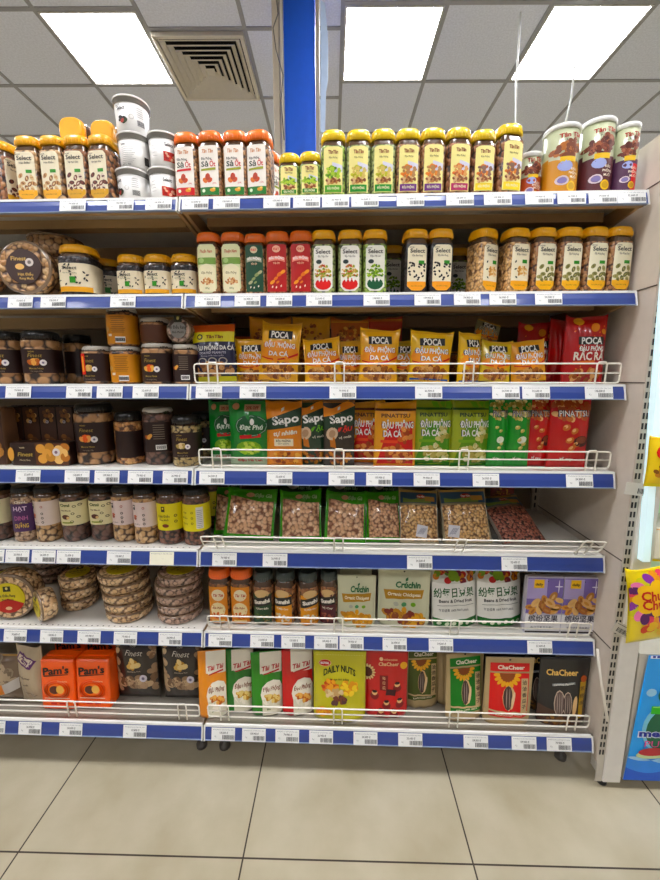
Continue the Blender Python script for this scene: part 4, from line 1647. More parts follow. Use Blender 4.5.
def b_wb(base):
    def f(a, hw, h):
        a.band(-hw * .42, hw, lambda x: h * .66 - (0 if x > -hw * .3 else h * .0), h * .99, C('#e9e2d2'), 1)
        a.ell(-hw * .1, h * .72, hw * .32, h * .08, C('#e9e2d2'), 1.1)
        a.ell(hw * .42, h * .33, hw * .82, h * .22, C('#efe8d8'), 1.6)
        a.band(-hw * .3, hw, 0, h * .25, C('#ddd8c4'), 1.7)
        a.text('Tài Tài', hw * .25, h * .75, .0145, C('#b5231d'), 2.4, w=hw * 1.15, shear=.25, bold=.03, ang=8)
        a.band(-hw * .2, hw * .8, lambda x: h * (.645 + .05 * x / hw), lambda x: h * (.665 + .06 * x / hw), C('#b5231d'), 2.4)
        a.text('Đậu Phộng', hw * .3, h * .42, .0145, C('#8a4a24'), 3, w=hw * 1.1, shear=.2, bold=.02, ang=5)
        a.blobs(hw * .35, h * .26, hw * 1.0, h * .14, hw * .13, 26, [C('#d98a34'), C('#c06a24'), C('#e8b56a')] if base != 'g' else [C('#d9a84a'), C('#c08f34'), C('#e8cf8a')], 3, 4)
        a.text('80g', hw * .1, h * .1, .006, C('#5a6a35'), 2.6, bold=.03)
    return f


def b_daily(a, hw, h):
    dk = C('#2f3a1c')
    for i in range(18):
        a.ell(hw * (-.85 + .1 * i), h * .94, .0012, .0012, C('#e9e9a0'), 1, seg=6)
    a.ell(-hw * .55, h * .83, hw * .24, h * .05, C('#c4371f'), 1.5)
    a.ell(-hw * .55, h * .83, hw * .24, h * .05, C('#e9c9a0'), 2, r0=.9)
    a.text('ROYAL', -hw * .55, h * .83, .007, WHITE, 2.6, w=hw * .33, bold=.04)
    a.text('DAILY NUTS', 0, h * .69, .0205, dk, 1.6, w=hw * 1.2, bold=.03, arc=h * .07)
    a.text('Mix hạt dinh dưỡng', 0, h * .605, .006, dk, 1.6, w=hw * .7, bold=.02)
    a.blobs(-hw * .35, h * .5, hw * .6, h * .16, hw * .11, 22, [C('#d97a24'), C('#c0541c'), C('#e8a84a')], 1.8, 5)
    a.blobs(hw * .38, h * .48, hw * .6, h * .18, hw * .11, 26, [C('#e9b324'), C('#d99a1c'), C('#f0cf5a')], 1.8, 6)
    a.blobs(-hw * .2, h * .41, hw * .7, h * .1, hw * .1, 18, [C('#e0cba0'), C('#c9a878')], 2.6, 7)
    a.blobs(0, h * .30, hw * .55, h * .1, hw * .11, 14, [C('#5b3a3c'), C('#7d4a34')], 2.6, 8)
    a.blobs(-hw * .6, h * .12, hw * .6, h * .12, hw * .1, 18, [C('#d98a2a'), C('#e9b34a')], 1.8, 9)


def b_redcc(a, hw, h):
    cr, rd2 = C('#f0c9a0'), C('#7c1418')
    a.ell(-hw * .25, h * .87, .006, .006, cr, 1)
    a.text('ChaCheer', hw * .1, h * .80, .011, cr, 1.5, w=hw * .95, bold=.03)
    a.text('HẠT HƯỚNG DƯƠNG', hw * .1, h * .86, .005, cr, 1.5, w=hw * .8, bold=.02)
    for i in range(16):
        t_ = i * pi / 8
        a.ell(-hw * .9 + hw * .3 * cos(t_), h * .67 + hw * .3 * sin(t_), hw * .09, hw * .05, C('#e9cf9a'), 1.2, math.degrees(t_))
    a.ell(-hw * .9, h * .67, hw * .24, hw * .24, C('#5a2a18'), 2)
    a.ell(hw * .8, h * .78, hw * .17, hw * .17, C('#e8b03c'), 1.5)
    a.rect(-hw * .12, h * .52, hw * .38, h * .22, rd2, 1.5)
    for k, s in enumerate(('每', '日', '瓜')):
        a.text(s, -hw * .12, h * (.59 - .07 * k), .008, cr, 2.5, bold=0)
    # little seated friends sharing seeds, drawn as plain round heads and coats
    for (u, v) in ((.5, .5), (-.55, .38), (.0, .24), (.62, .26), (-.25, .1), (.35, .1)):
        a.ell(hw * u, h * v - .012, hw * .2, hw * .18, rd2, 1.6)
        a.ell(hw * u, h * v, hw * .13, hw * .13, C('#eab98a'), 2.2)
        a.ell(hw * u, h * v + .004, hw * .12, hw * .07, C('#2b1416'), 2.8)
    a.quad([(-hw * .05, h * .35), (hw * .4, h * .33), (hw * .45, h * .42), (0, h * .43)], C('#3c1418'), 2.4)


def b_cc(inner, kraft='#cdb48c', k2=None):
    def f(a, hw, h):
        a.band(-hw * .80, hw * .80, h * .80, h * .92, inner, 1)
        a.text('ChaCheer', hw * .05, h * .86, .0125, C('#f3ead8'), 2, w=hw * 1.1, bold=.03)
        a.band(-hw * .80, hw * .80, h * .13, h * .775, inner, 1)
        for i in range(9):
            t_ = pi + i * pi / 8
            a.ell(-hw * .1 + hw * .42 * cos(t_), h * .75 + hw * .42 * sin(t_), hw * .15, hw * .08, C('#e3ab25'), 1.5 + .2 * (i % 2), math.degrees(t_))
        a.band(-hw * .42, hw * .22, lambda x: h * .765 - math.sqrt(max(0, (hw * .32) ** 2 - (x + hw * .1) ** 2)), h * .772, C('#8a4a1c'), 2.4)
        a.ell(-hw * .02, h * .42, hw * .25, h * .19, C('#d9b78c'), 1.6, 0)
        a.ell(-hw * .06, h * .42, hw * .19, h * .18, C('#4b3733'), 2.2)
        for s in (-.12, .0):
            a.ell(hw * s - hw * .0, h * .42, hw * .02, h * .15, C('#a39388'), 2.8)
        a.ell(hw * .16, h * .38, hw * .07, h * .13, C('#e8cda6'), 2.8, -8)
        a.band(hw * .48, hw * .76, h * .20, h * .70, C(kraft), 2)
        for k, s in enumerate(('洽', '洽', '香', '瓜', '子')):
            a.text(s, hw * .62, h * (.64 - .09 * k), .011, C('#3a2b22'), 3, bold=.02)
        a.band(-hw * .80, hw * .80, lambda x: h * (.19 - .02 * x / hw), lambda x: h * (.215 - .02 * x / hw), C(kraft), 2)
        a.text('SUNFLOWER SEEDS', 0, h * .165, .005, C('#f0e3c8'), 2.4, w=hw * 1.1, bold=.02)
        a.ell(0, h * .965, .004, .003, C('#241d17'), 1)
    return f


def b_ccblack(a, hw, h):
    a.text('ChaCheer', -hw * .12, h * .79, .019, C('#e6c27c'), 1.6, w=hw * 1.25, bold=.03)
    a.rect(-hw * .05, h * .62, hw * .9, h * .035, C('#8a8f90'), 1.6, 6)
    a.text('Caramel Flavour', -hw * .05, h * .62, .006, C('#e8e6e0'), 2.6, w=hw * .8, ang=6, bold=.03)
    a.band(-hw * .98, hw * .98, h * .0, lambda x: h * (.26 + .03 * sin(x * 60)), C('#4a3126'), .8)
    for (cx, s, c) in ((-hw * .2, 1, '#6d5a54'), (hw * .12, .9, '#574640')):
        a.ell(cx, h * .34, hw * .22 * s, h * .19 * s, C('#c9b7a6'), 1.6 + (1 - s) * 4)
        a.ell(cx, h * .335, hw * .19 * s, h * .178 * s, C(c), 2.4)
        for q in (-.09, 0, .09):
            a.ell(cx + hw * q, h * .335, hw * .015, h * .15 * s, C('#b3a49a'), 3.2)
    a.ell(hw * .42, h * .30, hw * .08, h * .15, C('#dcb98a'), 2.4, -6)
    a.quad([(hw * .55, h * .12), (hw * .75, h * .12), (hw * .85, h * .66), (hw * .6, h * .66)], C('#b8962a'), 2)
    for k, s in enumerate(('焦', '糖', '味')):
        a.text(s, hw * .70, h * (.56 - .11 * k), .012, C('#2a2013'), 3, bold=0)
    a.ell(hw * .74, h * .70, hw * .13, h * .05, C('#b0552a'), 2.8)
    a.blobs(-hw * .3, h * .08, hw * 1.2, h * .1, hw * .1, 16, [C('#8f6a3a'), C('#6d4a28')], 2, 5)


def b_pamsbeige(a, hw, h):
    pu = C('#5d2a63')
    a.quad([(-hw * .95, h * .78), (hw * .3, h * .66), (hw * .75, h * .80), (-hw * .6, h * .93)], pu, 1.2)
    a.quad([(-hw * .8, h * .80), (hw * .25, h * .70), (hw * .55, h * .80), (-hw * .55, h * .90)], C('#d9cbb8'), 2)
    a.text("Pam's", 0, h * .80, .022, pu, 2.8, w=hw * 1.05, ang=-38, bold=.03)
    k = C('#4d3a2c')
    a.text('Sunflower', -hw * .2, h * .52, .008, k, 1.4, w=hw * .95, ang=-8, bold=.03)
    a.text('Seeds', -hw * .2, h * .40, .007, k, 1.4, w=hw * .6, ang=-8, bold=.02)
    for i in range(5):
        a.rect(hw * (-.4 + .2 * i), h * (.26 - .02 * i), hw * .3, .0015, k, 1.4, -10 + i * 8)


def b_chupa(a, hw, h):
    pu = C('#5b1f63')
    a.ell(-hw * .2, h * .6, hw * .7, h * .3, pu, .8)
    rnd = random.Random(3)
    cols = [C('#e2506a'), C('#e8a02a'), C('#8a3a9c'), C('#d8d24a'), C('#ef86b4'), C('#5b1f63')]
    for i in range(26):
        t_ = i / 26 * 2 * pi
        a.ell(-hw * .2 + hw * .7 * cos(t_), h * .6 + h * .3 * sin(t_), hw * .17, h * .05, cols[i % 6], 1.4 + .2 * (i % 3), math.degrees(t_) + 30)
    a.ell(-hw * .28, h * .62, hw * .5, h * .2, C('#f7c81a'), 3)
    for i in range(8):
        t_ = i * pi / 4
        a.ell(-hw * .28 + hw * .42 * cos(t_), h * .62 + h * .17 * sin(t_), hw * .17, h * .07, C('#f7c81a'), 3)
    a.text('Chupa', -hw * .27, h * .67, .026, C('#c5181c'), 4, w=hw * .78, bold=.03)
    a.text('Chups', -hw * .25, h * .55, .026, C('#c5181c'), 4, w=hw * .78, bold=.03)
    a.blobs(-hw * .2, h * .2, hw * 1.2, h * .18, hw * .12, 20, [C('#e8a01c'), C('#d9521c'), C('#f0c83c')], 1.4, 4)
    a.text('JELLY', hw * .3, h * .38, .014, C('#f0b0cc'), 3, w=hw * .5, bold=.03, ang=-30)

# ------------------------------------------------------------------ the goods, shelf by shelf
def xat(px, k, h, y, frac=.5):
    z = ZS[k] + h * frac
    lo, hi = -200., 1100.
    for _ in range(40):
        md = (lo + hi) / 2
        if at(px, md, y)[1] > z:
            lo = md
        else:
            hi = md
    return at(px, md, y)[0]


def J(key, make, k, xl, xr, h, d, label, yf=.03, group=None, cat='jar', rz=0, dz=0, X=None):
    yf += YR[k]
    yc = yf + d / 2
    # the outline runs from the front corner on the near side; its far edge is the body's flank
    ye = yf + d * (.12 if d < .1 else .3)
    xa_, xb_ = xat(xl, k, h + 2 * dz, ye) + d / 2, xat(xr, k, h + 2 * dz, ye) - d / 2
    t_ = min(1, max(0, ((xl + xr) / 2 - 143) / 400))
    x = X if X is not None else xa_ * (1 - t_) + xb_ * t_
    return put(key, make, (x, yc, ZS[k] + dz), (0, 0, R(rz)), label, cat, group)


def B(key, name, k, xl, xr, h, T, label, base, art, style='pillow', yf=.035, group=None, cat='snack bag', rz=0, lean=0, seed=1, dz=0, w=None, roll=0, **kw):
    yf += YR[k]
    x0, x1 = xat(xl, k, h + 2 * dz, yf + T * .4), xat(xr, k, h + 2 * dz, yf + T * .4)
    ww = w or (x1 - x0)
    L_ = R(-lean)
    # the bag stands on its lower front or rear edge
    lift = T / 2 * abs(sin(L_))
    if style == 'box':
        mkr = boxbag(name, ww, h, T, base, art, **kw)
        lift = T / 2 * abs(sin(L_))
    else:
        mkr = pouch(name, ww, h, T, base, art, style, seed, **kw)
        if style == 'pillow':
            lift = 0
    lift += ww / 2 * abs(sin(R(roll))) * 1.05 + (.002 if roll else 0)
    return put(key, mkr, ((x0 + x1) / 2 - (h / 2) * sin(R(roll)), yf + T / 2 + .002, ZS[k] + dz + lift), (L_, R(roll), R(rz)), label, cat, group)


SEL = lambda nuts, nm, bot, style='nuts', paper=None, name2=None, w=.067, h=.167: jar(w, h, nuts, YEL, art_select([C(c) for c in nm], C(bot) if bot else None, style, C(paper) if paper else None, name2))
cash_j = SEL(CASH, ['#c9a070', '#8c5a32', '#e0c59a'], '#eab11a', name2='Hạt Điều')
mix_j = SEL(ALM, ['#5a2c22', '#7a4030', '#e3d2c0'], '#d8a81c', name2='Hạt Hạnh Nhân')
pist_j = SEL(PEAN, ['#8f8a55', '#6b6a3c', '#a9a26c'], '#f0b814', paper='#efe8cf', name2='Đậu Phộng Rang')
bb_j = SEL(BBEAN, ['#17120f', '#2b2420'], '#efa52c', 'beans', name2='Đậu Đen Rang')
soy_j = SEL(SOY, ['#d9a860', '#c08a45', '#e9c890'], '#f0b01a', 'oval', name2='Đậu Nành')
salad_j = SEL(PEA, ['#9aa83c', '#c9a05a', '#c4522c', '#6f8a2c', '#e0c27a'], '#cf2a1e', 'salad', '#f2efe6', 'Đậu Thập Cẩm')
green_j = SEL(GPEA, ['#8fb02c', '#a9c84a', '#6f9024', '#4f7420'], '#1f5a38', 'salad', '#eceadf', 'Đậu Hà Lan')

# --- top shelf
G1 = 'tall yellow-lidded nut jars on the top shelf'
for i, (a, b) in enumerate(((15, 39), (40, 63.5))):
    J('cash', cash_j, 0, a, b, .167, .067, ('left' if i == 0 else 'right') + ' one of two cashew jars with orange-yellow lids, far left of top shelf', group=G1, rz=[2, -2][i])
for i, (a, b) in enumerate(((64, 87), (88, 111.5))):
    J('mix', mix_j, 0, a, b, .167, .067, 'almond jar with orange-yellow lid on the top shelf, ' + ('beside the cashew jars' if i == 0 else 'beside the white tub stack'), group=G1, rz=[-1, -6][i])
J('mix', mix_j, 0, -11, 12, .167, .067, 'almond jar turned sideways at the very left end of the top shelf', group=G1, rz=70, yf=.05)
J('cash', cash_j, 0, 8, 28, .160, .067, 'cashew jar half hidden behind the leftmost cashew jar, top shelf', group=G1, yf=.13)
for i, (a, b) in enumerate(((70, 88), (93, 111))):
    J('mix', mix_j, 0, a, b, .167, .067, 'almond jar in the back row carrying the ' + ('left' if i == 0 else 'right') + ' jar laid on its side', yf=.13, group=G1)
for i, (a, b, yy) in enumerate(((68, 92, .11), (97, 117, .125))):
    x = (xat(a, 0, .36, .11) + xat(b, 0, .36, .11)) / 2
    put('mix', mix_j, (x, .238 + .015 * i, ZS[0] + .167 + .0335), (pi / 2, 0, 0), ('larger, left' if i == 0 else 'right') + ' orange-yellow lid facing out, jar lying on top of others', 'jar', G1)
TB = 'white lidded tubs stacked on the top shelf'
J('tub0', tub(0), 0, 113, 145, .085, .086, 'white dried fruit tub at the bottom of the stack of three', group=TB, cat='tub', rz=-18)
J('tub1', tub(1), 0, 114, 145, .085, .086, 'white tub showing fine printed text, middle of the stack of three', group=TB, cat='tub', rz=4, dz=.0855)
J('tub0', tub(0), 0, 110, 144, .085, .086, 'topmost white tub of the stack of three', group=TB, cat='tub', rz=6, dz=.171)
J('tub2', tub(2), 0, 146, 174, .085, .080, 'lower white tub with a red picture in the stack of two', group=TB, cat='tub', rz=4)
J('tub2', tub(2), 0, 145, 173, .085, .080, 'upper white tub with a red picture in the stack of two', group=TB, cat='tub', rz=12, dz=.0855)
J('tub2', tub(2), 0, 144, 170, .085, .082, 'white tub at the bottom of the hidden rear stack', group=TB, cat='tub', yf=.14)
J('tub2', tub(2), 0, 144, 170, .085, .082, 'white tub whose pale lid peeps out behind the two white stacks', group=TB, cat='tub', yf=.14, dz=.0855)
GO = 'orange-lidded lemongrass chilli peanut jars on the top shelf'
saot_r = jar(.066, .168, PEAN, ORG, art_saot(RED, RED), lidh=.024)
saot_g = jar(.067, .170, PEAN, ORG, art_saot(C('#a3a81f'), C('#2f7a34')), lidh=.024)
J('saot_r', saot_r, 0, 174, 197, .168, .066, 'orange-lidded peanut jar with the red-footed label, beside the white tubs', group=GO, rz=-4)
for i, (a, b) in enumerate(((198, 221), (223, 245.5), (246.5, 270))):
    J('saot_g', saot_g, 0, a, b, .170, .067, nth(i, 3, 'orange-lidded peanut jars with green-footed labels, top shelf'), group=GO, rz=[-3, -2, -8][i])
J('saot_g', saot_g, 0, 256, 276, .160, .067, 'orange-lidded peanut jar peeping from behind the rightmost of its kind', group=GO, yf=.12, rz=60)
GT = 'yellow-lidded coated peanut jars on the top shelf'
YLL = C('#efcf1a', .3, coat=.4)
gpf = [C('#8fb22f'), C('#5f8a1f'), C('#b5cf5a')]
ttsmall = jar(.058, .116, GPEA, YLL, art_tantan(gpf, C('#3f8f2e'), 2), lidh=.022, ln=2.4)
for i, (a, b, yf) in enumerate(((278.5, 299.5, .035), (299.5, 320, .03))):
    J('ttsmall', ttsmall, 0, a, b, .116, .058, ('left' if i == 0 else 'right') + ' one of two short green pea jars in front of the blue column', group=GT, yf=yf)


def tt(key, nuts, food, foot, h=.166, w=.066):
    return jar(w, h, nuts, YLL, art_tantan([C(c) for c in food], C(foot), hash(key) % 1 + 3), lidh=.024, ln=2.6)


J('tt_pea', tt('a', GPEA, ['#8fb22f', '#5f8a1f', '#b5cf5a'], '#5fa32a'), 0, 320.5, 346, .166, .066, 'tall green pea jar with yellow lid just right of the blue column', group=GT)
m_ = tt('b', PEA, ['#c4c246', '#a9a83a', '#d9c47a'], '#2f8f34')
for i, (a, b) in enumerate(((346.5, 370.5), (371.5, 395.5))):
    J('tt_grn', m_, 0, a, b, .166, .066, ('left' if i == 0 else 'right') + ' one of two tall yellow-lidded jars with green-footed labels, top shelf', group=GT)
m_ = tt('c', PEAN, ['#e0902a', '#d97a24', '#b58a5a'], '#6b2c7a')
for i, (a, b) in enumerate(((396.5, 420.5), (421.5, 445.5))):
    J('tt_pur', m_, 0, a, b, .166, .066, ('left' if i == 0 else 'right') + ' one of two yellow-lidded jars with purple-footed labels, top shelf', group=GT)
J('tt_mag', tt('d', ALM, ['#d97a3a', '#b5653a', '#e0a86a'], '#a81f5a'), 0, 446.5, 471.5, .167, .066, 'yellow-lidded jar with the magenta-footed label, top shelf', group=GT, rz=4)
m_ = tt('e', ALM, ['#e08a3a', '#b5653a', '#8a6a5a'], '#f0d81a', .160, .064)
J('tt_yel', m_, 0, 473, 496, .160, .064, 'left, shorter of two yellow-lidded jars with yellow-footed labels', group=GT)
m_ = tt('f', ALM, ['#e08a3a', '#b5653a', '#8a6a5a'], '#f0d81a', .172, .069)
J('tt_yel2', m_, 0, 497.5, 523, .172, .069, 'right, taller of two yellow-lidded jars with yellow-footed labels', group=GT, rz=10)
GC = 'printed snack cans at the right end of the top shelf'
J('can_s', can(.029, .120, C('#b5532a'), 2), 0, 523.5, 543, .120, .058, 'short red-brown snack can beside the last yellow-lidded jar', yf=.06, group=GC, cat='can')
J('can_s', can(.029, .120, C('#b5532a'), 2), 0, 541, 555, .120, .058, 'short snack can almost hidden behind the amber can', yf=.12, group=GC, cat='can')
J('can_a', can(.043, .170, C('#c9900f'), 1), 0, 551, 583, .170, .086, 'amber yellow snack can, leftmost of the three tall cans', group=GC, cat='can')
J('can_b', can(.041, .182, C('#59262f'), 2), 0, 584, 618, .182, .082, 'tallest, dark maroon snack can in the middle of the tall three', group=GC, cat='can', rz=-6)
J('can_c', can(.029, .168, C('#5a3552'), 3), 0, 620, 641, .168, .058, 'red and purple snack can at the right end of the top shelf', group=GC, cat='can', rz=-6)

# --- second shelf
GS = 'jars on the second shelf'
short = lambda w, h, band: jar(w, h, BBEAN, YEL, art_wrap(C('#ece0c6'), .10, .74, p_saladwrap, 3.2), n=3.2, lidh=.021, ln=2.2)
J('short_big', short(.098, .140, 0), 1, 56, 90, .140, .098, 'wide yellow-lidded jar of dark seeds beside the leaning round tub', group=GS, rz=8)
J('short_big', short(.098, .140, 0), 1, 86, 112, .140, .098, 'shadowed yellow-lidded jar of dark seeds in the back row, second shelf', group=GS, rz=30, yf=.16)
for i, (a, b) in enumerate(((115, 141), (142, 168), (169, 195))):
    J('short', short(.076, .116, 1), 1, a, b, .116, .076, nth(i, 3, 'small yellow-lidded seed jars near the bay joint'), group=GS, yf=.045, rz=4)
GR = 'round nut tubs on the second shelf'
FINT = disc_tub(.073, .063, CASH, '#3a211a', brown=True)
for q in range(3):
    J('finetub', FINT, 1, 26, 68, .063, .146, ['bottom', 'middle', 'topmost'][q] + ' round nut tub of the stack behind the edge-standing tub', yf=.08, dz=q * .064, X=[None, None, None][q], group=GR, cat='nut tub')
r_ = .082
x = (xat(1, 1, .16, .03) + xat(48, 1, .16, .03)) / 2
put('finetub_s', disc_tub(.072, .05, CASH, '#3a211a', brown=True), (x, .070, ZS[1] + .073), (R(90 - 4), 0, R(6)), 'round nut tub stood on edge, its brown label facing out, second shelf', 'nut tub', GR)
put('finetub_s', disc_tub(), (x - .16, .085, ZS[1] + .073), (R(90 - 8), 0, R(6)), 'round nut tub on edge cut by the left side, second shelf', 'nut tub', GR)
GP = 'tall slim jars on the second shelf'
ORL = C('#e07628', .35, coat=.3)
pale = jar(.065, .165, PEAN, ORL, art_pale, lidh=.023)
for i, (a, b) in enumerate(((196.5, 219.5), (221, 243))):
    J('pale', pale, 1, a, b, .165 if i == 0 else .160, .065, ('left' if i == 0 else 'right') + ' one of two orange-lidded jars with pale green labels', group=GP, rz=-3)
J('dkgreen', jar(.060, .160, PEAN, ORL, art_red(C('#1d4a32'), [C('#b5b08c'), C('#8f9a6a')], True), lidh=.022), 1, 244.5, 264, .160, .060, 'orange-lidded jar with the dark green label, second shelf', group=GP)
redj = jar(.066, .166, PEAN, ORL, art_red(C('#ad1f1f'), [C('#e8a03a'), C('#d97a24')]), lidh=.026)
for i, (a, b) in enumerate(((265.5, 288), (290, 311))):
    J('redj', redj, 1, a, b, .166, .066, ('left' if i == 0 else 'right') + ' one of two orange-lidded jars with red labels', group=GP)
for i, (a, b) in enumerate(((311.5, 335), (338, 362))):
    J('salad', salad_j, 1, a, b, .167, .067, ('left' if i == 0 else 'right') + ' one of two gold-lidded mixed bean jars with red label feet', group=GP)
J('green', green_j, 1, 363.5, 387, .167, .067, 'gold-lidded pea jar with the dark green label foot, second shelf', group=GP)
J('green', green_j, 1, 386, 401, .167, .067, 'shadowed pea jar in the back row beside the black bean jars', group=GP, yf=.16)
for i, (a, b) in enumerate(((404, 428), (430, 453))):
    J('bb', bb_j, 1, a, b, .167, .067, ('left' if i == 0 else 'right') + ' one of two gold-lidded black bean jars', group=GP, rz=4)
J('green', green_j, 1, 454, 467, .13, .067, 'shadowed jar in the back row between black bean and soybean jars', group=GP, yf=.19)
J('soy', soy_j, 1, 470, 498, .167, .067, 'left gold-lidded soybean jar, turned so its beans show', group=GP, rz=28)
J('soy', soy_j, 1, 503, 530, .167, .067, 'right gold-lidded soybean jar, label facing out', group=GP, rz=12)
for i, (a, b) in enumerate(((532, 556.5), (558, 582.5), (584, 608), (609.5, 632.5))):
    J('pist', pist_j, 1, a, b, .167, .067, nth(i, 4, 'gold-lidded peanut jars at the right end, second shelf'), group=GP, rz=8)

# --- third shelf, left bay
G3 = 'dark nut jars on the third shelf'
DBR = C('#2c1713', .4)
BLKL = C('#100e0d', .35, coat=.3)
WLID = C('#cfc9c0', .35)
big = lambda lid, nuts=BIG, w=.098, h=.152, bc=False, band=DBR, fn=None, z0=.24, z1=.76, nc=('#e0a860', '#b5602c'): jar(w, h, nuts, lid, art_wrap(band, z0, z1, fn or p_finest([C(c) for c in nc], barcode=bc), 2.6, full=False), n=2.6, lidh=.022 if lid is BLKL else .012, ln=2.0, neck=.93, fill=.91, clear=C('#4a3a30', .1, coat=1))
J('bigjar', big(BLKL), 2, 17, 50, .152, .098, 'large black-lidded nut jar with brown label, third shelf', group=G3, rz=22)
J('bigjar', big(BLKL), 2, -20, 14, .152, .098, 'black-lidded nut jar cut by the left edge, third shelf', group=G3, rz=20)
J('bigjar2', big(BLKL, w=.080), 2, 50, 66, .148, .080, 'black-lidded nut jar in the back row of the third shelf', group=G3, yf=.23)
J('bigjar2', big(BLKL, w=.080), 2, 60, 84, .148, .080, 'black-lidded jar of big nuts just behind the white-lidded jar', group=G3, yf=.135, rz=80)


def p_sale(a, hw, z0, z1):
    p_finest([C('#e0b878'), C('#c9a060')])(a, hw, z0, z1)
    H_ = z1 - z0
    a.rect(-hw * .62, z0 + H_ * .62, hw * .42, H_ * .75, C('#d9301f'), 4)
    a.rect(-hw * .62, z0 + H_ * .62, hw * .2, H_ * .55, C('#e8a04a'), 5)


GW = 'white-lidded nut jars of the third shelf'
J('sale', big(WLID, w=.082, h=.108, fn=p_sale, z0=.08, z1=.90), 2, 79, 108, .108, .082, 'white-lidded brown jar with a red price-cut strip', group=GW)
yb = lambda h=.108: big(WLID, w=.080, h=h, band=C('#c98a17'), fn=p_yellowbarcode, z0=.05, z1=.88, nuts=ALM)
J('yb', yb(), 2, 107.5, 136, .106, .080, 'white-lidded jar with mustard barcode label, lower of two stacked', group=GW)
J('yb', yb(), 2, 103.5, 132, .108, .080, 'white-lidded jar with mustard barcode label, upper of two stacked', group=GW, dz=.109)
J('brn', big(WLID, w=.094, h=.116, z0=.06, z1=.84, nc=('#d9602c', '#e0b060')), 2, 138, 172, .116, .094, 'wide white-lidded brown nut jar right of the mustard jars', group=GW)
J('brn2', big(WLID, w=.080, h=.072, fn=p_none, band=C('#5a331a'), z0=.05, z1=.85), 2, 137, 166, .072, .080, 'low brown jar resting on the wide white-lidded jar', group=GW, dz=.117, yf=.045)
J('brn3', big(WLID, w=.070, h=.112, bc=True, z0=.06, z1=.84), 2, 171, 190, .112, .070, 'white-lidded brown jar with barcode beside the bay joint', group=GW)
put('lidgrey', disc_tub(.036, .05, TUBD, '#8b8680'), ((xat(167, 2, .27, .05) + xat(190, 2, .27, .05)) / 2, .10, ZS[2] + .1125 + .037), (R(86), 0, 0), 'small round jar on its side, grey lid facing out, third shelf', 'jar', GW)

# --- third shelf, right bay
GPB = 'yellow coated peanut bags behind the third shelf guard'
NV = C('#2a2a4a', .3, coat=.4)
B('ttbag', 'peanut_bag', 2, 190, 235, .170, .04, 'navy, yellow and orange peanut bag at the left end behind the guard', NV, b_tantanbag, yf=.045, group=GPB, lean=8, pin=.06, roll=-2)
B('ttbag2', 'peanut_bag', 2, 226, 246, .150, .03, 'navy peanut bag tucked behind the orange-topped one', NV, b_tantanbag, yf=.165, group=GPB, lean=5, w=.11)
YB = C('#f0b818', .28, coat=.5)
b1 = b_poca()
B('poca1', 'peanut_bag', 2, 259, 300, .166, .04, 'largest bright yellow peanut bag standing highest near the left', YB, b1, yf=.052, group=GPB, rz=-3, lean=4, pin=.07, seed=2, roll=5)
B('poca2', 'peanut_bag', 2, 242, 262, .130, .025, 'yellow and red peanut bag half hidden left of the largest bag', YB, b_poca(), yf=.085, group=GPB, w=.10, seed=5, pin=.06)
B('poca3', 'peanut_bag', 2, 303, 341, .125, .045, 'lower slumped yellow peanut bag right of the largest one', YB, b_poca(), yf=.04, group=GPB, lean=10, seed=3, pin=.06, roll=-4)
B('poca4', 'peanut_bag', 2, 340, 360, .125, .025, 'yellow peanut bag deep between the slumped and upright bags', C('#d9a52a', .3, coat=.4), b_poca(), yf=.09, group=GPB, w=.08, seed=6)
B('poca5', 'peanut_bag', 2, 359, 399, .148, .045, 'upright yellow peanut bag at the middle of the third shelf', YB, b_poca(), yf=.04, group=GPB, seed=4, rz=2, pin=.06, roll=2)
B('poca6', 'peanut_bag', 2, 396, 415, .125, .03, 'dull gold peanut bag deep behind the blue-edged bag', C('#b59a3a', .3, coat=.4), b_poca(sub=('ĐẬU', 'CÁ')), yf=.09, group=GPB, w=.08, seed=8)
b2 = b_poca(tone='#f2c41a', stroke='#2c4a7a', bottom=C('#2c5aa3'))
B('poca7', 'peanut_bag', 2, 409, 452, .140, .045, 'yellow peanut bag with a blue lower edge, third shelf', C('#f0c41a', .28, coat=.5), b2, yf=.04, group=GPB, seed=9, pin=.06, roll=3)
B('poca8', 'peanut_bag', 2, 455, 484, .142, .045, 'yellow peanut bag turned half sideways next to the blue-edged one', C('#f0c41a', .28, coat=.5), b2, yf=.045, group=GPB, seed=10, rz=28, w=.085)
b3 = b_poca(stroke='#8f9a3a')
B('poca9', 'peanut_bag', 2, 481, 513, .115, .04, 'small yellow-green peanut bag below the grey tilted bag', C('#dcbf2a', .3, coat=.5), b3, yf=.04, group=GPB, seed=11, lean=6, pin=.07, roll=4)
B('poca10', 'peanut_bag', 2, 512, 546, .115, .04, 'small orange-yellow peanut bag before the dark red bags', C('#eaa921', .28, coat=.5), b_poca(stroke='#b5401f'), yf=.04, group=GPB, seed=12, lean=4, rz=-4, roll=-5)
NB = C('#9a5c24', .3, coat=.5)
for i, (a, b, hh, c) in enumerate(((250, 291, .196, '#c98a34'), (293, 330, .196, '#d09a34'), (331, 368, .190, '#b5602a'), (368, 402, .194, '#a5301c'))):
    B('nb%d' % i, 'nut_bag', 2, a, b, hh, .05, nth(i, 4, 'large clear nut bags in the back row, third shelf'), C(c, .3, coat=.5), (b_nutsback if i < 3 else None), yf=.115, group='back row nut bags on the third shelf', cat='nut bag', seed=20 + i, pin=.02)
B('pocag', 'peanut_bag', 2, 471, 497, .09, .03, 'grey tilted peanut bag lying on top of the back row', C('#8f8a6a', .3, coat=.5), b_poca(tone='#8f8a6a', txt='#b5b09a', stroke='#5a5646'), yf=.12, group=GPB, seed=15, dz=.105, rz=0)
OB = [o for o in COL.objects if o.get('label') == 'grey tilted peanut bag lying on top of the back row'][0]
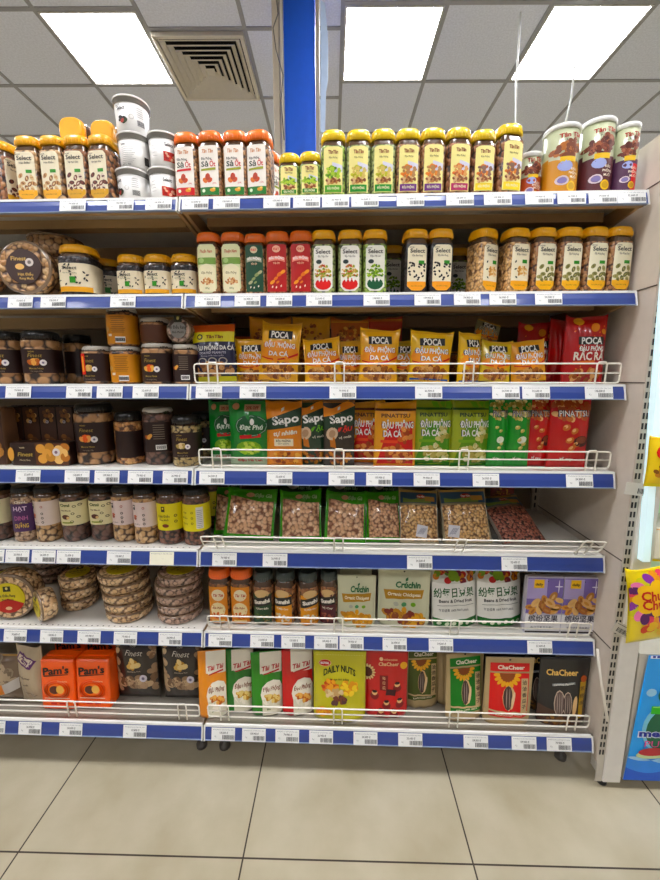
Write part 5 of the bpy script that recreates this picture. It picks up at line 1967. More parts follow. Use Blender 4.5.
OB.rotation_euler = (R(-20), R(18), 0)
B('backdark', 'nut_bag', 2, 440, 500, .10, .10, 'dark nut bag lying under the grey tilted bag, back row', C('#4a2c1c', .3, coat=.4), b_nutsback, yf=.14, cat='nut bag', seed=30)
RB = C('#b5191d', .28, coat=.5)
B('rac', 'peanut_bag', 2, 564, 606, .186, .05, 'bright red peanut bag at the right end of the third shelf', RB, b_rac, yf=.045, group='red peanut bags on the third shelf', seed=16, pin=.015, strip=RB)
B('rac2', 'peanut_bag', 2, 549, 568, .185, .045, 'red peanut bag turned edge-on behind the bright red one', RB, None, yf=.10, group='red peanut bags on the third shelf', seed=17, strip=RB)
B('rac3', 'peanut_bag', 2, 517, 551, .180, .05, 'shadowed dark red peanut bag behind the small orange-yellow bag', RB, b_rac, yf=.13, group='red peanut bags on the third shelf', seed=18, strip=RB)

# --- fourth shelf, left bay
G4 = 'nut jars on the fourth shelf'
J('j4a', big(BLKL, w=.105, h=.185, z0=.24, z1=.80, nc=('#d9602c', '#e0a060')), 3, 75, 112, .185, .105, 'large black-lidded jar of big walnuts with brown label, fourth shelf', group=G4, rz=12, yf=.04)
J('j4b', big(BLKL, ROAST, w=.078, h=.158, bc=True, z0=.16, z1=.76, fn=p_none), 3, 112, 138, .158, .078, 'black-lidded jar packed with golden nut pieces, fourth shelf', group=G4, rz=62, yf=.05)
J('j4c', big(C('#d9d5cf', .35), HAZ, w=.088, h=.172, bc=True, z0=.25, z1=.82), 3, 140, 169, .172, .088, 'white-lidded brown-labelled jar, fourth shelf', group=G4, yf=.05, rz=14)
J('j4d', big(BLKL, PIST, w=.084, h=.150, z0=.22, z1=.80, nc=('#d9c39a', '#a9925a')), 3, 169, 197, .150, .084, 'black-lidded pistachio jar beside the bay joint, fourth shelf', group=G4, yf=.03, rz=8)
J('j4d', big(BLKL, PIST), 3, 190, 208, .150, .084, 'shadowed pistachio jar behind the bay joint, fourth shelf', group=G4, yf=.15)
BOXM = C('#33201b', .35, coat=.3)


def a_mac(a, hw, h):
    nm = [C('#b5834a'), C('#8f5f34'), C('#d9b07a'), C('#6f4a2c')]
    a.rect(0, h * .5, hw * 1.96, h * .97, C('#4a2e20'), 0)
    a.blobs(0, h * .3, hw * 1.5, h * .4, hw * .32, 16, nm, .8, 4, asp=.85)
    a.blobs(0, h * .8, hw * 1.5, h * .25, hw * .3, 9, nm, .8, 8, asp=.85)
    a.ell(-hw * .05, h * .72, hw * .2, hw * .2, C('#cfc6c9'), 3)
    a.ell(-hw * .05, h * .72, hw * .08, hw * .08, C('#7b6f7c'), 4)


def a_lay(a, hw, h):
    nm = [C('#d9a35a'), C('#c08a45'), C('#e9c080'), C('#b5763a')]
    a.rect(hw * .45, h * .5, hw * 1.08, h * .94, C('#5a351f'), .5)
    for i, (u, v) in enumerate(((.1, .75), (.4, .8), (.7, .7), (.9, .8), (.15, .3), (.42, .38), (.68, .28), (.9, .38), (.3, .55), (.58, .58), (.85, .56))):
        a.ell(hw * u, h * v, h * .21, h * .20, nm[i % 4], 1.2 + .2 * (i % 3))
    a.ell(hw * .62, h * .6, h * .17, h * .17, C('#e3dcdc'), 3)
    a.ell(hw * .62, h * .6, h * .07, h * .07, C('#8a6f7a'), 4)
    a.text('WOW', -hw * .52, h * .78, .004, C('#d9c9a9'), 1, bold=.02)
    a.text('Finest', -hw * .42, h * .5, .012, C('#b39a5a'), 1, w=hw * .5, shear=.2, bold=.02)
    a.text('Macca Nuts', -hw * .45, h * .25, .005, C('#d9c9a9'), 1, bold=0)
    a.ell(-hw * .9, h * .5, h * .14, h * .3, nm[0], 1)


GB = 'brown nut cartons on the fourth shelf'
for i, (a, b) in enumerate(((12, 29), (29, 45), (45, 62), (62, 78))):
    B('mac', 'nut_carton', 3, a, b, .172, .05, nth(i, 4, 'brown nut cartons standing behind the lying carton'), BOXM, a_mac, 'box', yf=.115, w=.052, group=GB, cat='carton', lean=0)
B('maclay', 'nut_carton', 3, 14, 73, .070, .055, 'long brown carton lying on its side before the standing cartons', BOXM, a_lay, 'box', yf=.03, group=GB, cat='carton', topfold=False)


def a_orange(a, hw, h):
    a_mac(a, hw, h)
    a.quad([(-hw, h * .6), (hw * .8, h * .68), (hw * .8, h * .82), (-hw, h * .84)], C('#e9e3dc'), 4.5)
    a.quad([(-hw, h * .62), (hw * .7, h * .70), (hw * .7, h * .80), (-hw, h * .82)], C('#d9551c'), 5.5)


B('macor', 'nut_carton', 3, -22, 10, .172, .06, 'nut pack with an orange label at the far left, fourth shelf', C('#7a5a44'), a_orange, 'box', yf=.04, group=GB, cat='carton')

# --- fourth shelf, right bay
G4B = 'green and orange snack bags on the fourth shelf'
GG = C('#1e8a3c', .28, coat=.5)
B('grn1', 'peanut_bag', 3, 211, 236, .190, .035, 'green snack bag partly hidden at the left end of the fourth shelf', GG, b_greenbag, yf=.10, group=G4B, seed=2, rz=6, pin=.03, w=.09, strip=GG)
B('grn2', 'peanut_bag', 3, 229, 270, .196, .05, 'front green snack bag with a pale price box, fourth shelf', GG, b_greenbag, yf=.045, group=G4B, seed=4, pin=.03, strip=GG)
OS = C('#e2921f', .3, coat=.5)
B('sap1', 'peanut_bag', 3, 266, 302, .193, .045, 'orange bag with the dark green band and cream box, fourth shelf', OS, b_sapo(0, C('#f2ead8'), 'tự nhiên'), yf=.04, group=G4B, seed=5, pin=.03, strip=OS)
GS2 = C('#26402c', .3, coat=.5)
B('sap2', 'peanut_bag', 3, 296, 329, .197, .035, 'dark green bag with orange corner beside the all-orange bag', GS2, b_sapo(0, C('#7fc04a'), 'ĐẬU', False), yf=.062, group=G4B, seed=6, pin=.02, rz=5, w=.098, strip=OS)
GS3 = C('#3a3026', .3, coat=.5)
B('sap3', 'peanut_bag', 3, 324, 354, .197, .025, 'dark maroon-green bag beside the first red and yellow bag', GS3, b_sapo(0, C('#d9453a'), 'ĐẬU', False), yf=.052, group=G4B, seed=7, pin=.02, rz=5, w=.095, strip=OS)
G4C = 'coated peanut bags on the fourth shelf'
YP_ = C('#e9a916', .28, coat=.5)
pn = [C('#c96a34'), C('#a84a24'), C('#e09a5a')]
pg = [C('#d9cf8a'), C('#c2b36a'), C('#a9a04e'), C('#e8e2b5')]
B('pin1', 'peanut_bag', 3, 352, 380, .190, .045, 'left of two red and yellow coated peanut bags, partly covered', YP_, b_pinat(0, C('#c9251c'), pn), yf=.085, group=G4C, w=.115, seed=8, pin=.02, strip=YP_)
B('pin2', 'peanut_bag', 3, 374, 416, .192, .045, 'right of two red and yellow coated peanut bags, fully seen', YP_, b_pinat(0, C('#c9251c'), pn), yf=.04, group=G4C, seed=8, pin=.02, strip=YP_)
LG = C('#a9b54a', .28, coat=.5)
B('pin3', 'peanut_bag', 3, 413, 452, .195, .045, 'left of two light green coated peanut bags with leaf print', LG, b_pinat(0, C('#5f9a35'), pg, True), yf=.052, group=G4C, seed=9, pin=.02, strip=LG, w=.118)
B('pin4', 'peanut_bag', 3, 451, 491, .195, .045, 'right of two light green coated peanut bags with leaf print', LG, b_pinat(0, C('#6f9a35'), pg, True), yf=.05, group=G4C, seed=10, pin=.02, rz=6, strip=LG, w=.118)
gn = [C('#e9dfa0'), C('#cdbf70'), C('#b5a355')]
G2 = C('#2a9a3c', .28, coat=.5)
B('thin1', 'peanut_bag', 3, 489, 506, .200, .045, 'left narrow green peanut bag turned nearly edge-on', G2, b_pinat2('g', gn), yf=.045, group=G4C, seed=11, w=.055, strip=G2)
B('thin2', 'peanut_bag', 3, 507, 530, .200, .045, 'right narrow green peanut bag beside the red ones', G2, b_pinat2('g', gn), yf=.045, group=G4C, seed=12, w=.07, strip=G2)
R2 = C('#c51f22', .28, coat=.5)
rn = [C('#e9b884'), C('#c9743c'), C('#b55a34')]
B('red1', 'peanut_bag', 3, 528, 549, .200, .03, 'left, narrower red peanut bag on the fourth shelf', R2, b_pinat2('r', rn), yf=.06, group=G4C, seed=13, w=.08, strip=R2)
B('red2', 'peanut_bag', 3, 549, 589, .202, .045, 'wide red peanut bag at the right end of the fourth shelf', R2, b_pinat2('r', rn, False), yf=.04, group=G4C, seed=14, pin=.01, strip=R2)

# --- fifth shelf, left bay
G5 = 'clear nut jars on the fifth shelf'
tall = lambda nuts, band, fn, w=.082, h=.178, z0=.36, z1=.86: jar(w, h, nuts, BLKL, art_wrap(C(band), z0, z1, fn, 2.2), n=2.2, lidh=.020, ln=2.0, neck=.94, fill=.88, lid_w=w * .9)
J('t_cream', tall(HAZ, '#e3d9b5', p_cream), 4, -22, 4, .178, .082, 'cream-labelled macadamia jar cut by the left edge, fifth shelf', group=G5, yf=.045)
J('t_pur', tall(BEIGEN, '#4b2a5c', p_purple, .074, .176, .22, .80), 4, 8, 32, .176, .074, 'purple-labelled mixed bean jar, fifth shelf', group=G5, yf=.045, rz=18)
J('t_w1', tall(CASH, '#dfcfc8', p_whitewrap, .072, .176), 4, 31, 53, .176, .072, 'pinkish-white labelled cashew jar beside the purple one', group=G5, yf=.045, rz=-4)
J('t_cr2', tall(HAZ, '#e6dcb4', p_cream, .079, .174), 4, 57, 81, .174, .079, 'cream-labelled macadamia jar in front of a dark jar', group=G5, yf=.05, rz=14)
J('t_cr3', tall(HAZ, '#4a4038', p_none, .080, .172), 4, 76, 90, .172, .080, 'dark jar half hidden between the cream-labelled macadamia jars', group=G5, yf=.15)
J('t_cr2', tall(HAZ, '#e6dcb4', p_cream), 4, 86, 108, .174, .079, 'cream-labelled macadamia jar beside the pinkish cashew pair', group=G5, yf=.06, rz=14)
for i, (a, b) in enumerate(((109, 131.5), (130.5, 155))):
    J('t_w2', tall(CASH, '#e2d0cb', p_whitewrap, .073, .178), 4, a, b, .178, .073, ('left' if i == 0 else 'right') + ' one of the pinkish-labelled cashew jars beside the yellow jars', group=G5, yf=[.055, .04][i])
J('t_y1', tall(DATE, '#e6d81c', p_yellowwrap, .082, .178, .30, .84), 4, 154, 181, .178, .082, 'yellow-labelled nut jar with its printed face forward', group=G5, yf=.04, rz=8)
J('t_y2', tall(DATE, '#e6d81c', p_yellowback, .082, .178, .30, .84), 4, 180, 206, .178, .082, 'yellow-labelled nut jar showing the barcode panel', group=G5, yf=.035)
J('t_y1', tall(DATE, '#e6d81c', p_yellowwrap), 4, 198, 210, .178, .082, 'shadowed yellow-labelled jar at the bay joint, back row', group=G5, yf=.17)

# --- fifth shelf, right bay: bags of chickpeas leaning back
G5B = 'chickpea bags leaning back on the fifth shelf'
GC5 = C('#4a9a24', .25, coat=.6)
for i, (a, b, yf, nm, ww, rz, ln_) in enumerate(((214, 234, .10, CHICK, .08, 4, 24), (222, 274, .052, CHICK, None, 0, 24), (277, 321, .045, CHICK, None, 0, 26), (324, 367, .04, CHICK, None, 0, 24), (366, 402, .05, CHICKF, None, 0, 26))):
    B('chk%d' % i, 'chickpea_bag', 4, a, b, .158, .05, ['narrow green-edged chickpea bag half hidden at the left end', 'leftmost fully seen chickpea bag, squarest and with a green foot', 'second full green-edged chickpea bag from the left', 'third full green-edged chickpea bag from the left', 'green-edged bag of smaller chickpeas beside the clear bags'][i],
      GC5, b_chick(nm, 0), yf=yf, group=G5B, cat='bag of chickpeas', lean=ln_, seed=40 + i, pin=.05, roll=[0, 3, -2, 2, -1][i], rz=rz, w=ww, strip=GC5)
    if i in (2, 3, 4):
        B('hdr%d' % i, 'chickpea_bag', 4, a + 2, b - 2, .19, .03, ['left', 'middle', 'right'][i - 2] + ' one of the dark green bags showing only their tops in the back row', C('#2c4a20', .25, coat=.6), b_header, yf=.27, group='dark green bags in the back row of the fifth shelf', cat='bag of beans', lean=8, seed=50 + i)
CL5 = C('#a59a80', .2, coat=.8)


def b_sticker(nm, u):
    f0 = b_blue(nm)

    def f(a, hw, h):
        f0(a, hw, h)
        a.rect(hw * u, h * .22, .034, .036, C('#e3e1e6'), 2, -8)
        for i in range(6):
            a.rect(hw * u - .008 + .0032 * i, h * .22, .001, .022, C('#6f6f8a'), 3, -35)
    return f


B('cl1', 'soybean_bag', 4, 401, 442, .168, .045, 'left clear soybean bag with a white sticker', CL5, b_sticker(SOY, .1), yf=.04, group='clear soybean bags on the fifth shelf', cat='bag of soybeans', lean=28, seed=60, roll=2, pin=.05)
B('cl2', 'soybean_bag', 4, 444, 494, .170, .045, 'right, wider clear soybean bag with a crumpled white sticker', CL5, b_sticker(SOY, -.55), yf=.045, group='clear soybean bags on the fifth shelf', cat='bag of soybeans', lean=28, seed=61, roll=-2, pin=.05)
B('cl3', 'peanut_bag', 4, 498, 562, .20, .045, 'clear bag of small red peanuts leaning far back, right end', C('#8f857a', .2, coat=.8), b_blue(REDP), yf=.05, cat='bag of red peanuts', lean=58, seed=62, rz=12, w=.155)
B('redbk', 'nut_bag', 4, 490, 514, .13, .03, 'red-topped bag standing at the back above the red peanuts', C('#8a3a2a', .3, coat=.4), b_nutsback, yf=.30, cat='snack bag', seed=63)

# --- sixth shelf, left bay: round tubs
G6 = 'round nut tubs on the sixth shelf'
dt = disc_tub()
x = (xat(-14, 5, .15, .06) + xat(34, 5, .15, .06)) / 2
put('dt_face', disc_tub(.079, .075, TUBN, '#d9c81c', face=True), (x - .0, .115, ZS[5] + .0805), (R(90), 0, R(8)), 'round nut tub stood on edge, yellow and red sticker facing out', 'nut tub', G6)
for n_, (a, b, yf, cnt, dark, nm) in enumerate(((34, 72, .26, 5, True, 'rear dark'), (60, 95, .09, 3, False, 'stack of three'), (93, 122, .22, 5, True, 'rear second'), (104, 153, .03, 5, False, 'pale five'), (155, 205, .03, 5, True, 'brown five'))):
    hh = .031 if n_ != 1 else .038
    rr = .074 if n_ > 2 else .058
    key = 'dt%d%d%s' % (rr * 1000, hh * 10000, dark)
    where = ['hidden rear stack at the left', 'stack of three', 'dark stack behind the tall ones', 'tall stack of five pale nut tubs', 'tall stack of five brown nut tubs'][n_]
    for q in range(cnt):
        pos = WORDN[q] + ' from the bottom' if q < cnt - 1 else 'topmost'
        jit = [(0, 0), (-.004, .002), (-.007, .0), (-.010, .003), (-.016, .0)][q] if n_ == 3 else ([(0, 0), (.0, 0), (-.002, 0), (-.004, .002), (.008, .004)][q] if n_ == 4 else (0, 0))
        o = J(key, disc_tub(rr, hh, TUBD if dark else TUBN), 5, a, b, hh, rr * 2, f'round nut tub, {pos}, {where}', yf=yf, dz=q * (hh + .0015), group=G6, cat='nut tub', rz=q * 37 % 50, X=None if q == 0 else base_x)
        if q == 0:
            base_x = o.location.x
        o.location.x += jit[0]
        o.location.y += jit[1]
put('dt6841False_e', disc_tub(.052, .048, TUBN), ((xat(43, 5, .1, .07) + xat(62, 5, .1, .07)) / 2, .075, ZS[5] + .0535), (R(90), 0, R(-37)), 'small round tub on edge, seen mostly from its nutty side', 'nut tub', G6)
for n_, (a, b, yf) in enumerate(((-20, 26, .20),)):
    o = J('dt74310True', disc_tub(.074, .031, TUBD), 5, a, b, .031, .148, 'round nut tub lying behind the edge-standing tub', yf=yf, dz=0, group=G6, cat='nut tub')

# --- sixth shelf, right bay
G6B = 'small jars behind the sixth shelf guard'


def p_oj(a, w, zt):
    hw, H_ = w * .42, zt
    a.band(-hw, hw, zt * .03, zt * .84, C('#dd9024'), 0)
    a.ell(hw * .05, zt * .66, hw * .7, zt * .13, C('#ecdfc0'), 1)
    a.text('Tài Tài', hw * .05, zt * .66, .009, C('#b5402c'), 2, w=hw * 1.1, shear=.25, bold=.03)
    a.ell(hw * .0, zt * .33, hw * .8, zt * .17, C('#eedcb0'), 1)
    a.text('Đậu Phộng', 0, zt * .38, .007, C('#a5502c'), 2, w=hw * 1.1, shear=.2, bold=.03)
    a.blobs(0, zt * .22, hw * 1.2, zt * .12, hw * .15, 16, [C('#d9722c'), C('#b5501c')], 2, 3)
    a.rect(0, zt * .08, hw * 1.4, zt * .06, C('#e9c98a'), 1.5)


ol = C('#ea7236', .35, coat=.3)
oj = jar(.070, .186, ALM, ol, p_oj, n=3.0, lidh=.032, ln=2.2, fill=.86)
for i, (a, b) in enumerate(((207.5, 229), (229.5, 251))):
    J('oj', oj, 5, a, b, .186, .070, ('left' if i == 0 else 'right') + ' one of two orange-lidded orange jars, sixth shelf', group=G6B, yf=.045)


def p_sun(base, name, low):
    def f(a, w, zt):
        hw = w * .43
        a.band(-hw, hw, zt * .03, zt * .72, C(base), 0)
        a.ell(0, zt * .74, hw * .8, zt * .1, C('#d9b98a'), .8)
        a.band(-hw, hw, lambda x: zt * (.46 + 1.2 * x), lambda x: zt * (.66 + 1.2 * x), INK, 1.2)
        a.text('Sunghi', 0, zt * .565, .0125, C('#ece8de'), 2.2, w=hw * 1.7, bold=.06, ang=7)
        a.text(name, 0, zt * .40, .006, C('#e9e2d2'), 1.6, w=hw * 1.4, bold=.03)
        a.blobs(0, zt * .18, hw * 1.7, zt * .22, hw * .16, 24, [C(c) for c in low], 1.2, 4)
    return f


dl = C('#3d4644', .3, coat=.4)
sj = lambda base, name, low, w=.068, h=.176: jar(w, h, ALM, dl, p_sun(base, name, low), n=2.6, lidh=.030, ln=2.0, fill=.84, lid_w=w * .88)
J('s1', sj('#2a4a2f', 'Vị Rong Biển', ['#5a6a3a', '#8a7a4a', '#34502f']), 5, 251.5, 273, .176, .068, 'dark-lidded nut jar with green label, sixth shelf', group=G6B, yf=.045)
J('s2', sj('#dd9a1c', 'Vị Mật Ong', ['#e9c88a', '#c98a3a', '#d9d2c4']), 5, 274, 295.5, .176, .068, 'left of two dark-lidded jars with amber labels', group=G6B, yf=.045, rz=-14)
J('s2', sj('#dd9a1c', 'Vị Mật Ong', []), 5, 296.5, 318, .176, .068, 'right of two dark-lidded jars with amber labels', group=G6B, yf=.045, rz=18)
J('s4', sj('#5a1f2a', 'Vị Cay', ['#8a3a34', '#5a2a24', '#a5604a'], .060), 5, 319.5, 338, .176, .060, 'dark-lidded jar with maroon label beside the small white pouch', group=G6B, yf=.055, rz=-8)
G6C = 'snack pouches behind the sixth shelf guard'
WP = C('#d3d3b8', .35, coat=.2)
B('ck0', 'chickpea_pouch', 5, 340, 372, .186, .03, 'pale pouch edge peeping out behind the small chickpea pouch', WP, None, 'stand', yf=.115, group=G6C, cat='pouch', seed=70)
B('ck1', 'chickpea_pouch', 5, 337.5, 376, .168, .05, 'smaller cream pouch of organic chickpeas', WP, lambda a, hw, h: b_crick(a, hw, h, False), 'stand', yf=.04, group=G6C, cat='pouch', seed=71)
B('ck2', 'chickpea_pouch', 5, 378, 430, .188, .05, 'larger cream pouch of organic chickpeas', WP, b_crick, 'stand', yf=.045, group=G6C, cat='pouch', seed=72, rz=-4)
WG = C('#dfddd2', .35, coat=.2)
B('cj1', 'dried_fruit_pouch', 5, 430, 482, .190, .05, 'left white dried fruit pouch with green characters', WG, b_cjk, 'stand', yf=.045, group=G6C, cat='pouch', seed=73, w=.150, rz=8, lean=8)
B('cj2', 'dried_fruit_pouch', 5, 474, 528, .190, .05, 'right white dried fruit pouch with green characters', WG, b_cjk, 'stand', yf=.055, group=G6C, cat='pouch', seed=74, w=.150, rz=8, lean=8)
PB = C('#cfcbd8', .35, coat=.2)
B('pb', 'nut_carton', 5, 525, 560, .186, .022, 'left of two purple nut packs with a yellow square', PB, b_purple, 'box', yf=.035, group=G6C, cat='pack of nuts', w=.112, topfold=False)
B('pb', 'nut_carton', 5, 559, 598.5, .186, .022, 'right of two purple nut packs with a yellow square', PB, b_purple, 'box', yf=.035, group=G6C, cat='pack of nuts', w=.112, topfold=False)

# --- bottom shelf, left bay
G7 = 'nut packs on the bottom shelf, left bay'
OR7 = C('#ef6a22', .35, coat=.2)
B('pam', 'macadamia_bag', 6, 44, 77, .168, .06, 'front left orange macadamia bag', OR7, b_pams, 'box', yf=.045, group=G7, lean=4, w=.112)
B('pam', 'macadamia_bag', 6, 79, 112, .168, .06, 'front right orange macadamia bag', OR7, b_pams, 'box', yf=.05, group=G7, lean=4, w=.112)
B('pamr', 'macadamia_bag', 6, 60, 90, .210, .06, 'rear left orange macadamia bag, only its top seen', OR7, b_pams, 'box', yf=.135, group=G7, w=.112, dz=.0, lean=0)
B('pamr', 'macadamia_bag', 6, 90, 121, .210, .06, 'rear right orange macadamia bag, only its top seen', OR7, b_pams, 'box', yf=.135, group=G7, w=.112, lean=0)
BGE = C('#b9a88f', .4, coat=.2)
B('pamb', 'seed_bag', 6, 18, 44, .205, .045, 'beige seed bag with a purple script band, bottom shelf', BGE, b_pamsbeige, yf=.055, group=G7, seed=80, rz=-6, w=.092, strip=BGE)
DK7 = C('#2f2420', .3, coat=.4)
for i, (a, b) in enumerate(((117, 160), (163, 207))):
    B('brown', 'macadamia_bag', 6, a - 1, b - 2, .210, .05, ('left' if i == 0 else 'right') + ' one of two dark brown macadamia bags with nut print', DK7, b_brown, yf=.085, group=G7, seed=81, pin=.02, w=.142, strip=DK7)
B('fig', 'nut_bag', 6, -24, 22, .17, .07, 'clear bag of dried figs with orange label at far left', C('#7d6a58', .2, coat=.8), lambda a, hw, h: (a.blobs(0, h * .6, hw * 1.6, h * .7, hw * .25, 40, [C('#8f7f6a'), C('#6f5f4d'), C('#a5937c')], .8, 4), a.quad([(-hw * .6, h * .15), (hw * .4, h * .25), (hw * .4, h * .48), (-hw * .6, h * .38)], C('#dd8a1c'), 3), a.quad([(hw * .4, h * .25), (hw * .9, h * .32), (hw * .9, h * .55), (hw * .4, h * .48)], C('#c9c2bb'), 3)), yf=.05, group=G7, seed=82)

# --- bottom shelf, right bay
G8 = 'snack pouches on the bottom shelf, right bay'
for i, (a, b, c, bs, yf, lb) in enumerate(((197, 226, '#e0931d', 'o', .03, 'orange-edged white pouch at the joint of the bays, bottom shelf'), (222, 254, '#2d7a2c', 'g', .055, 'left of two green-edged white pouches, bottom shelf'), (249, 284, '#3a8a26', 'g', .045, 'right of two green-edged white pouches, bottom shelf'), (281, 314, '#c5201f', 'r', .05, 'red-edged white pouch beside the yellow mixed nuts pouch'))):
    B('wb%d' % i, 'snack_pouch', 6, a, b, .215 if i in (0, 3) else .205, .03, lb, C(c, .3, coat=.4), b_wb(bs), 'stand', yf=yf, group=G8, cat='pouch', seed=90 + i, rz=10, lean=6, w=.088 if i == 0 else .100)
B('daily', 'snack_pouch', 6, 313, 366, .225, .045, 'tall olive-yellow pouch of mixed daily nuts, bottom shelf', C('#c4bd1c', .3, coat=.4), b_daily, 'stand', yf=.03, group=G8, cat='pouch', seed=95, lean=3)
B('redcc', 'snack_pouch', 6, 365, 408, .218, .04, 'red sunflower seed pouch with cartoon sunflower, bottom shelf', C('#c3161c', .3, coat=.4), b_redcc, 'stand', yf=.05, group=G8, cat='pouch', seed=96, lean=3)
KR = C('#b8a27c', .4, coat=.15)
B('cc1', 'snack_pouch', 6, 406, 438, .215, .04, 'shadowed kraft pouch with olive panel, beside the red one', KR, b_cc(C('#4f5a1f')), 'stand', yf=.095, group=G8, cat='pouch', seed=97, rz=6, w=.118)
B('cc2', 'snack_pouch', 6, 446, 486, .218, .045, 'kraft sunflower seed pouch with a green panel', KR, b_cc(C('#1f7a2c')), 'stand', yf=.045, group=G8, cat='pouch', seed=98, rz=10, lean=4, w=.128)
B('cc0', 'snack_pouch', 6, 438, 452, .215, .04, 'kraft pouch hidden edge-on between the olive and green ones', KR, None, 'stand', yf=.11, group=G8, cat='pouch', seed=99, w=.05)
B('cc3', 'snack_pouch', 6, 484, 533, .222, .045, 'kraft sunflower seed pouch with a red panel', KR, b_cc(C('#cf2019')), 'stand', yf=.035, group=G8, cat='pouch', seed=100, w=.15)
BK = C('#201d1e', .3, coat=.4)
B('ccb', 'snack_pouch', 6, 538, 589, .222, .045, 'black caramel sunflower seed pouch at the right end', BK, b_ccblack, 'stand', yf=.04, group=G8, cat='pouch', seed=101, w=.155)
B('ccb2', 'snack_pouch', 6, 530, 548, .215, .04, 'second black seed pouch just behind the caramel one', BK, b_ccblack, 'stand', yf=.10, group=G8, cat='pouch', seed=102, w=.10)

# ------------------------------------------------------------------ neighbouring display at the right edge
def quadboard(name, pts, y, th, mat):
    m = MB()
    P_ = [at(a, b, y) for a, b in pts]
    n = len(P_)
    m.add([(p[0], y, p[1]) for p in P_] + [(p[0], y + th, p[1]) for p in P_], [list(range(n)), list(range(n, 2 * n))[::-1]] + [[i, (i + 1) % n, n + (i + 1) % n, n + i] for i in range(n)], mat)
    return m, P_


YD_ = -.055
t = empty('display_stand', (1.45, YD_, 0))


def local(m):
    m.v = [(x - 1.45, y - YD_, z) for x, y, z in m.v]
    return m


SKY = C('#44a8ff', .3)
xl, zl = at(622.5, 780, YD_)
xt, zt_ = at(648.5, 655, YD_)
m = MB()
m.box(xl + .002, 2.35, YD_ + .004, YD_ + .25, zl, zt_, C('#c9c4ba', .45))
local(m).build('cabinet', t)
m = MB()
a = Art(m, lambda x, z: YD_, .012, .0005, .001)
lean = lambda z: xl + (xt - xl) * (z - zl) / (zt_ - zl)


def PP(x, z, L):
    z = min(max(z, zl + .003), zt_)
    return (max(x, lean(z)), YD_ - a.base - a.gap * L, z)


a.P = PP


def pz(px, py):
    return at(px, py, YD_)


a.band(xl, 2.3, zl + .003, zt_, SKY, 0)
a.band(xl, 2.3, zl + .003, lambda x: zl + .10 + .02 * sin(x * 17 + 1), C('#3f8fe6'), 1)
a.band(xl, 2.3, zl + .003, lambda x: zl + .05 + .02 * sin(x * 22), C('#2a62cc'), 1.5)
a.band(xl, 2.3, lambda x: zl + .075 + .012 * sin(x * 30), lambda x: zl + .087 + .015 * sin(x * 27), C('#a9d4f5'), 2)
bx, bz = pz(667, 730)
a.ell(bx, bz, .062, .075, C('#1d6a4a'), 2.5, seg=24)
a.ell(bx, bz + .005, .074, .088, C('#8fd0e8'), 2.2, seg=24)
a.rect(bx, bz + .068, .112, .026, C('#4fc43f'), 3.5)
a.rect(bx, bz + .078, .104, .004, C('#a9e88a'), 4)
a.ell(bx - .002, bz + .118, .040, .035, C('#24734e'), 3, seg=18)
ex, ez = pz(651, 692)
a.ell(ex, ez, .015, .013, C('#a9d8f4'), 3, 10)
wx, wz = pz(637.5, 732)
a.text('mentos', wx + .075, wz, .026, C('#dfe9f4'), 4.6, w=.152, bold=.08)
a.text('mentos', wx + .075, wz, .022, C('#1b2f9c'), 5.5, w=.145, bold=.04)
wx, wz = pz(643, 742)
a.text('PURE', wx + .045, wz - .002, .022, C('#e0609c'), 5.5, w=.085, bold=.0)
wx, wz = pz(652, 751)
a.ell(wx, wz, .042, .014, C('#b5343c'), 4.6, 4, seg=20)
a.ell(wx, wz - .010, .048, .014, C('#cfe0b0'), 4, 4, seg=20)
wx, wz = pz(651.5, 652)
a.rect(wx + .07, wz - .001, .145, .036, C('#eef2fa'), 4)
a.text('mentos', wx + .068, wz - .004, .021, C('#23309c'), 5.5, w=.13, bold=.05)
a.rect(wx + .03, wz + .014, .05, .011, C('#c0327f'), 6)
local(m).build('poster', t)
# lit slanting frame, back and shelves above
YF = -.075
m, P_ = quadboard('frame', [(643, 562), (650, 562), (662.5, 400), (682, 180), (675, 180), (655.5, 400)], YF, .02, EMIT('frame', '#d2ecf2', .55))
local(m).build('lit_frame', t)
m = MB()
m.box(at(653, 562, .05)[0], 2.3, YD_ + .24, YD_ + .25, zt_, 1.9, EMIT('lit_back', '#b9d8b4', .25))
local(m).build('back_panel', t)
for zz in (.80, 1.06):
    m = MB()
    m.box(1.37, 2.3, YD_ + .03, YD_ + .24, zz - .012, zz, white)
    local(m).build('shelf', t)
tag(t, 'display stand with bright blue gum poster and lit pale blue frame', 'display stand')
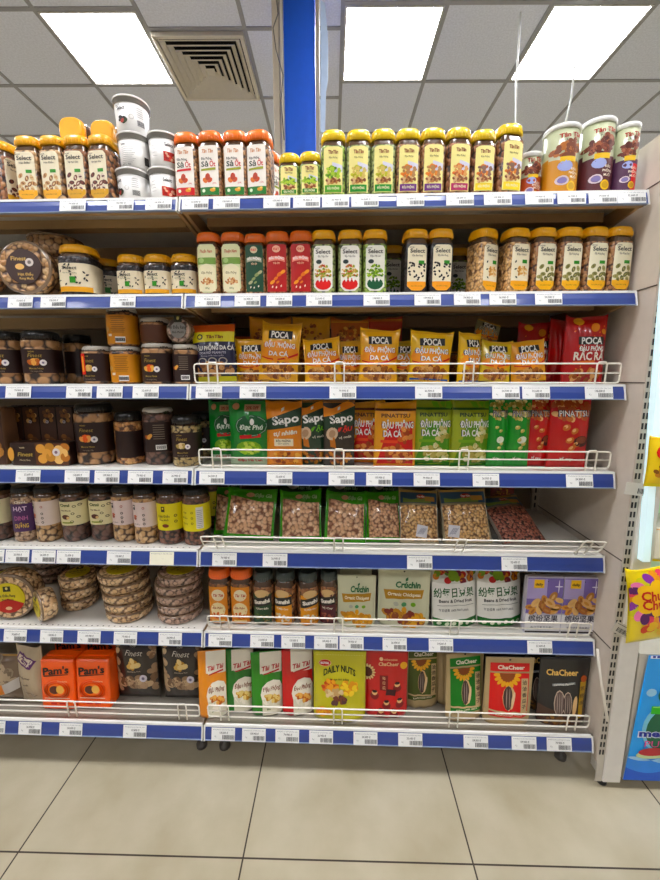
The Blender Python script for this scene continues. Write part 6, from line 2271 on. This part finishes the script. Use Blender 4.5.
# hanging candy bag
x0, z1_ = at(629, 564, -.115)
x1_, z0_ = at(680, 638, -.115)
wB, hB = .20, abs(z1_ - z0_)
CB = C('#f2dc16', .28, coat=.5)
o = put('chupa', pouch('candy_bag', wB, hB, .035, CB, b_chupa, 'pillow', 111, pin=.08, strip=CB), (x0 + wB / 2 + .012, -.115, z0_), (0, R(-8), R(4)), 'yellow and purple candy bag hung above the gum poster', 'candy bag')
for i, (px, py0, py1, yy, lb) in enumerate(((664, 452, 488, .08, 'upper yellow sweet bag on the lit display, beside the barcode strip'), (666, 525, 572, .08, 'lower yellow and white sweet bag just above the hung candy bag'))):
    xa_, zb_ = at(px, py1, yy)
    _, zt2 = at(px, py0, yy)
    zsh = 1.06 if i == 0 else .80
    put('sweet%d' % i, pouch('sweet_bag', .12, .125 if i == 0 else .09, .03, C('#efd21a' if i == 0 else '#e9e6d2', .3, coat=.4), lambda a, hw, h: (a.ell(-hw * .4, h * .72, hw * .35, h * .16, C('#d9301f'), 1), a.blobs(-hw * .3, h * .35, hw * .9, h * .3, hw * .13, 22, [C('#c98a2a'), C('#8a5a1c'), C('#e9a83a')], 1, 5), a.band(-hw, hw, 0, h * .08, C('#e9d81a'), 1)), 'pillow', 120 + i, strip=YEL), ((at(650, 470, -.115)[0] + .06, -.105, at(660, 488, -.115)[1]) if i == 0 else (at(654, 540, -.10)[0] + .06, -.105, at(660, 561, -.10)[1])), (0, 0, R(-5)), lb, 'sweet bag', 'sweet bags on the lit display')
# barcode strip across the upright
xa, za = at(627, 487, -.06)
m = MB()
m.box(0, .085, -.0015, 0, -.0, .034, C('#d9d6cf', .35))
a = Art(m, lambda x, z: -.0015, .02, .0004, .0003)
a.text('MEN KEO', .055, .027, .004, C('#55535a'), 1, bold=0)
for i in range(13):
    a.rect(.034 + .0036 * i, .013, .0014 if i % 3 else .0024, .014, INK, 1)
o = m.build('barcode_strip', loc=(xa - .005, YP - .0065, za - .02))
o.rotation_euler = (0, R(6), 0)
tag(o, 'clear-backed barcode strip clipped across the slotted upright', 'price tag')
xa, za = at(622, 655, -.1)
m = MB()
m.box(-.03, .03, -.0012, 0, 0, .034, C('#d0cbc2', .4))
a = Art(m, lambda x, z: -.0012, .02, .0004, .0003)
a.rect(-.012, .029, .03, .0015, INK, 1)
for i in range(12):
    a.rect(-.018 + .0036 * i, .013, .0014 if i % 3 else .0026, .014, INK, 1)
x_, z_ = at(632, 640, YP - .047)
o = m.build('barcode_label', loc=(x_ - .002, YP - .0045, z_ - .016))
o.rotation_euler = (0, R(28), 0)
tag(o, 'tilted barcode label stuck on the upright beside the poster top', 'barcode label')
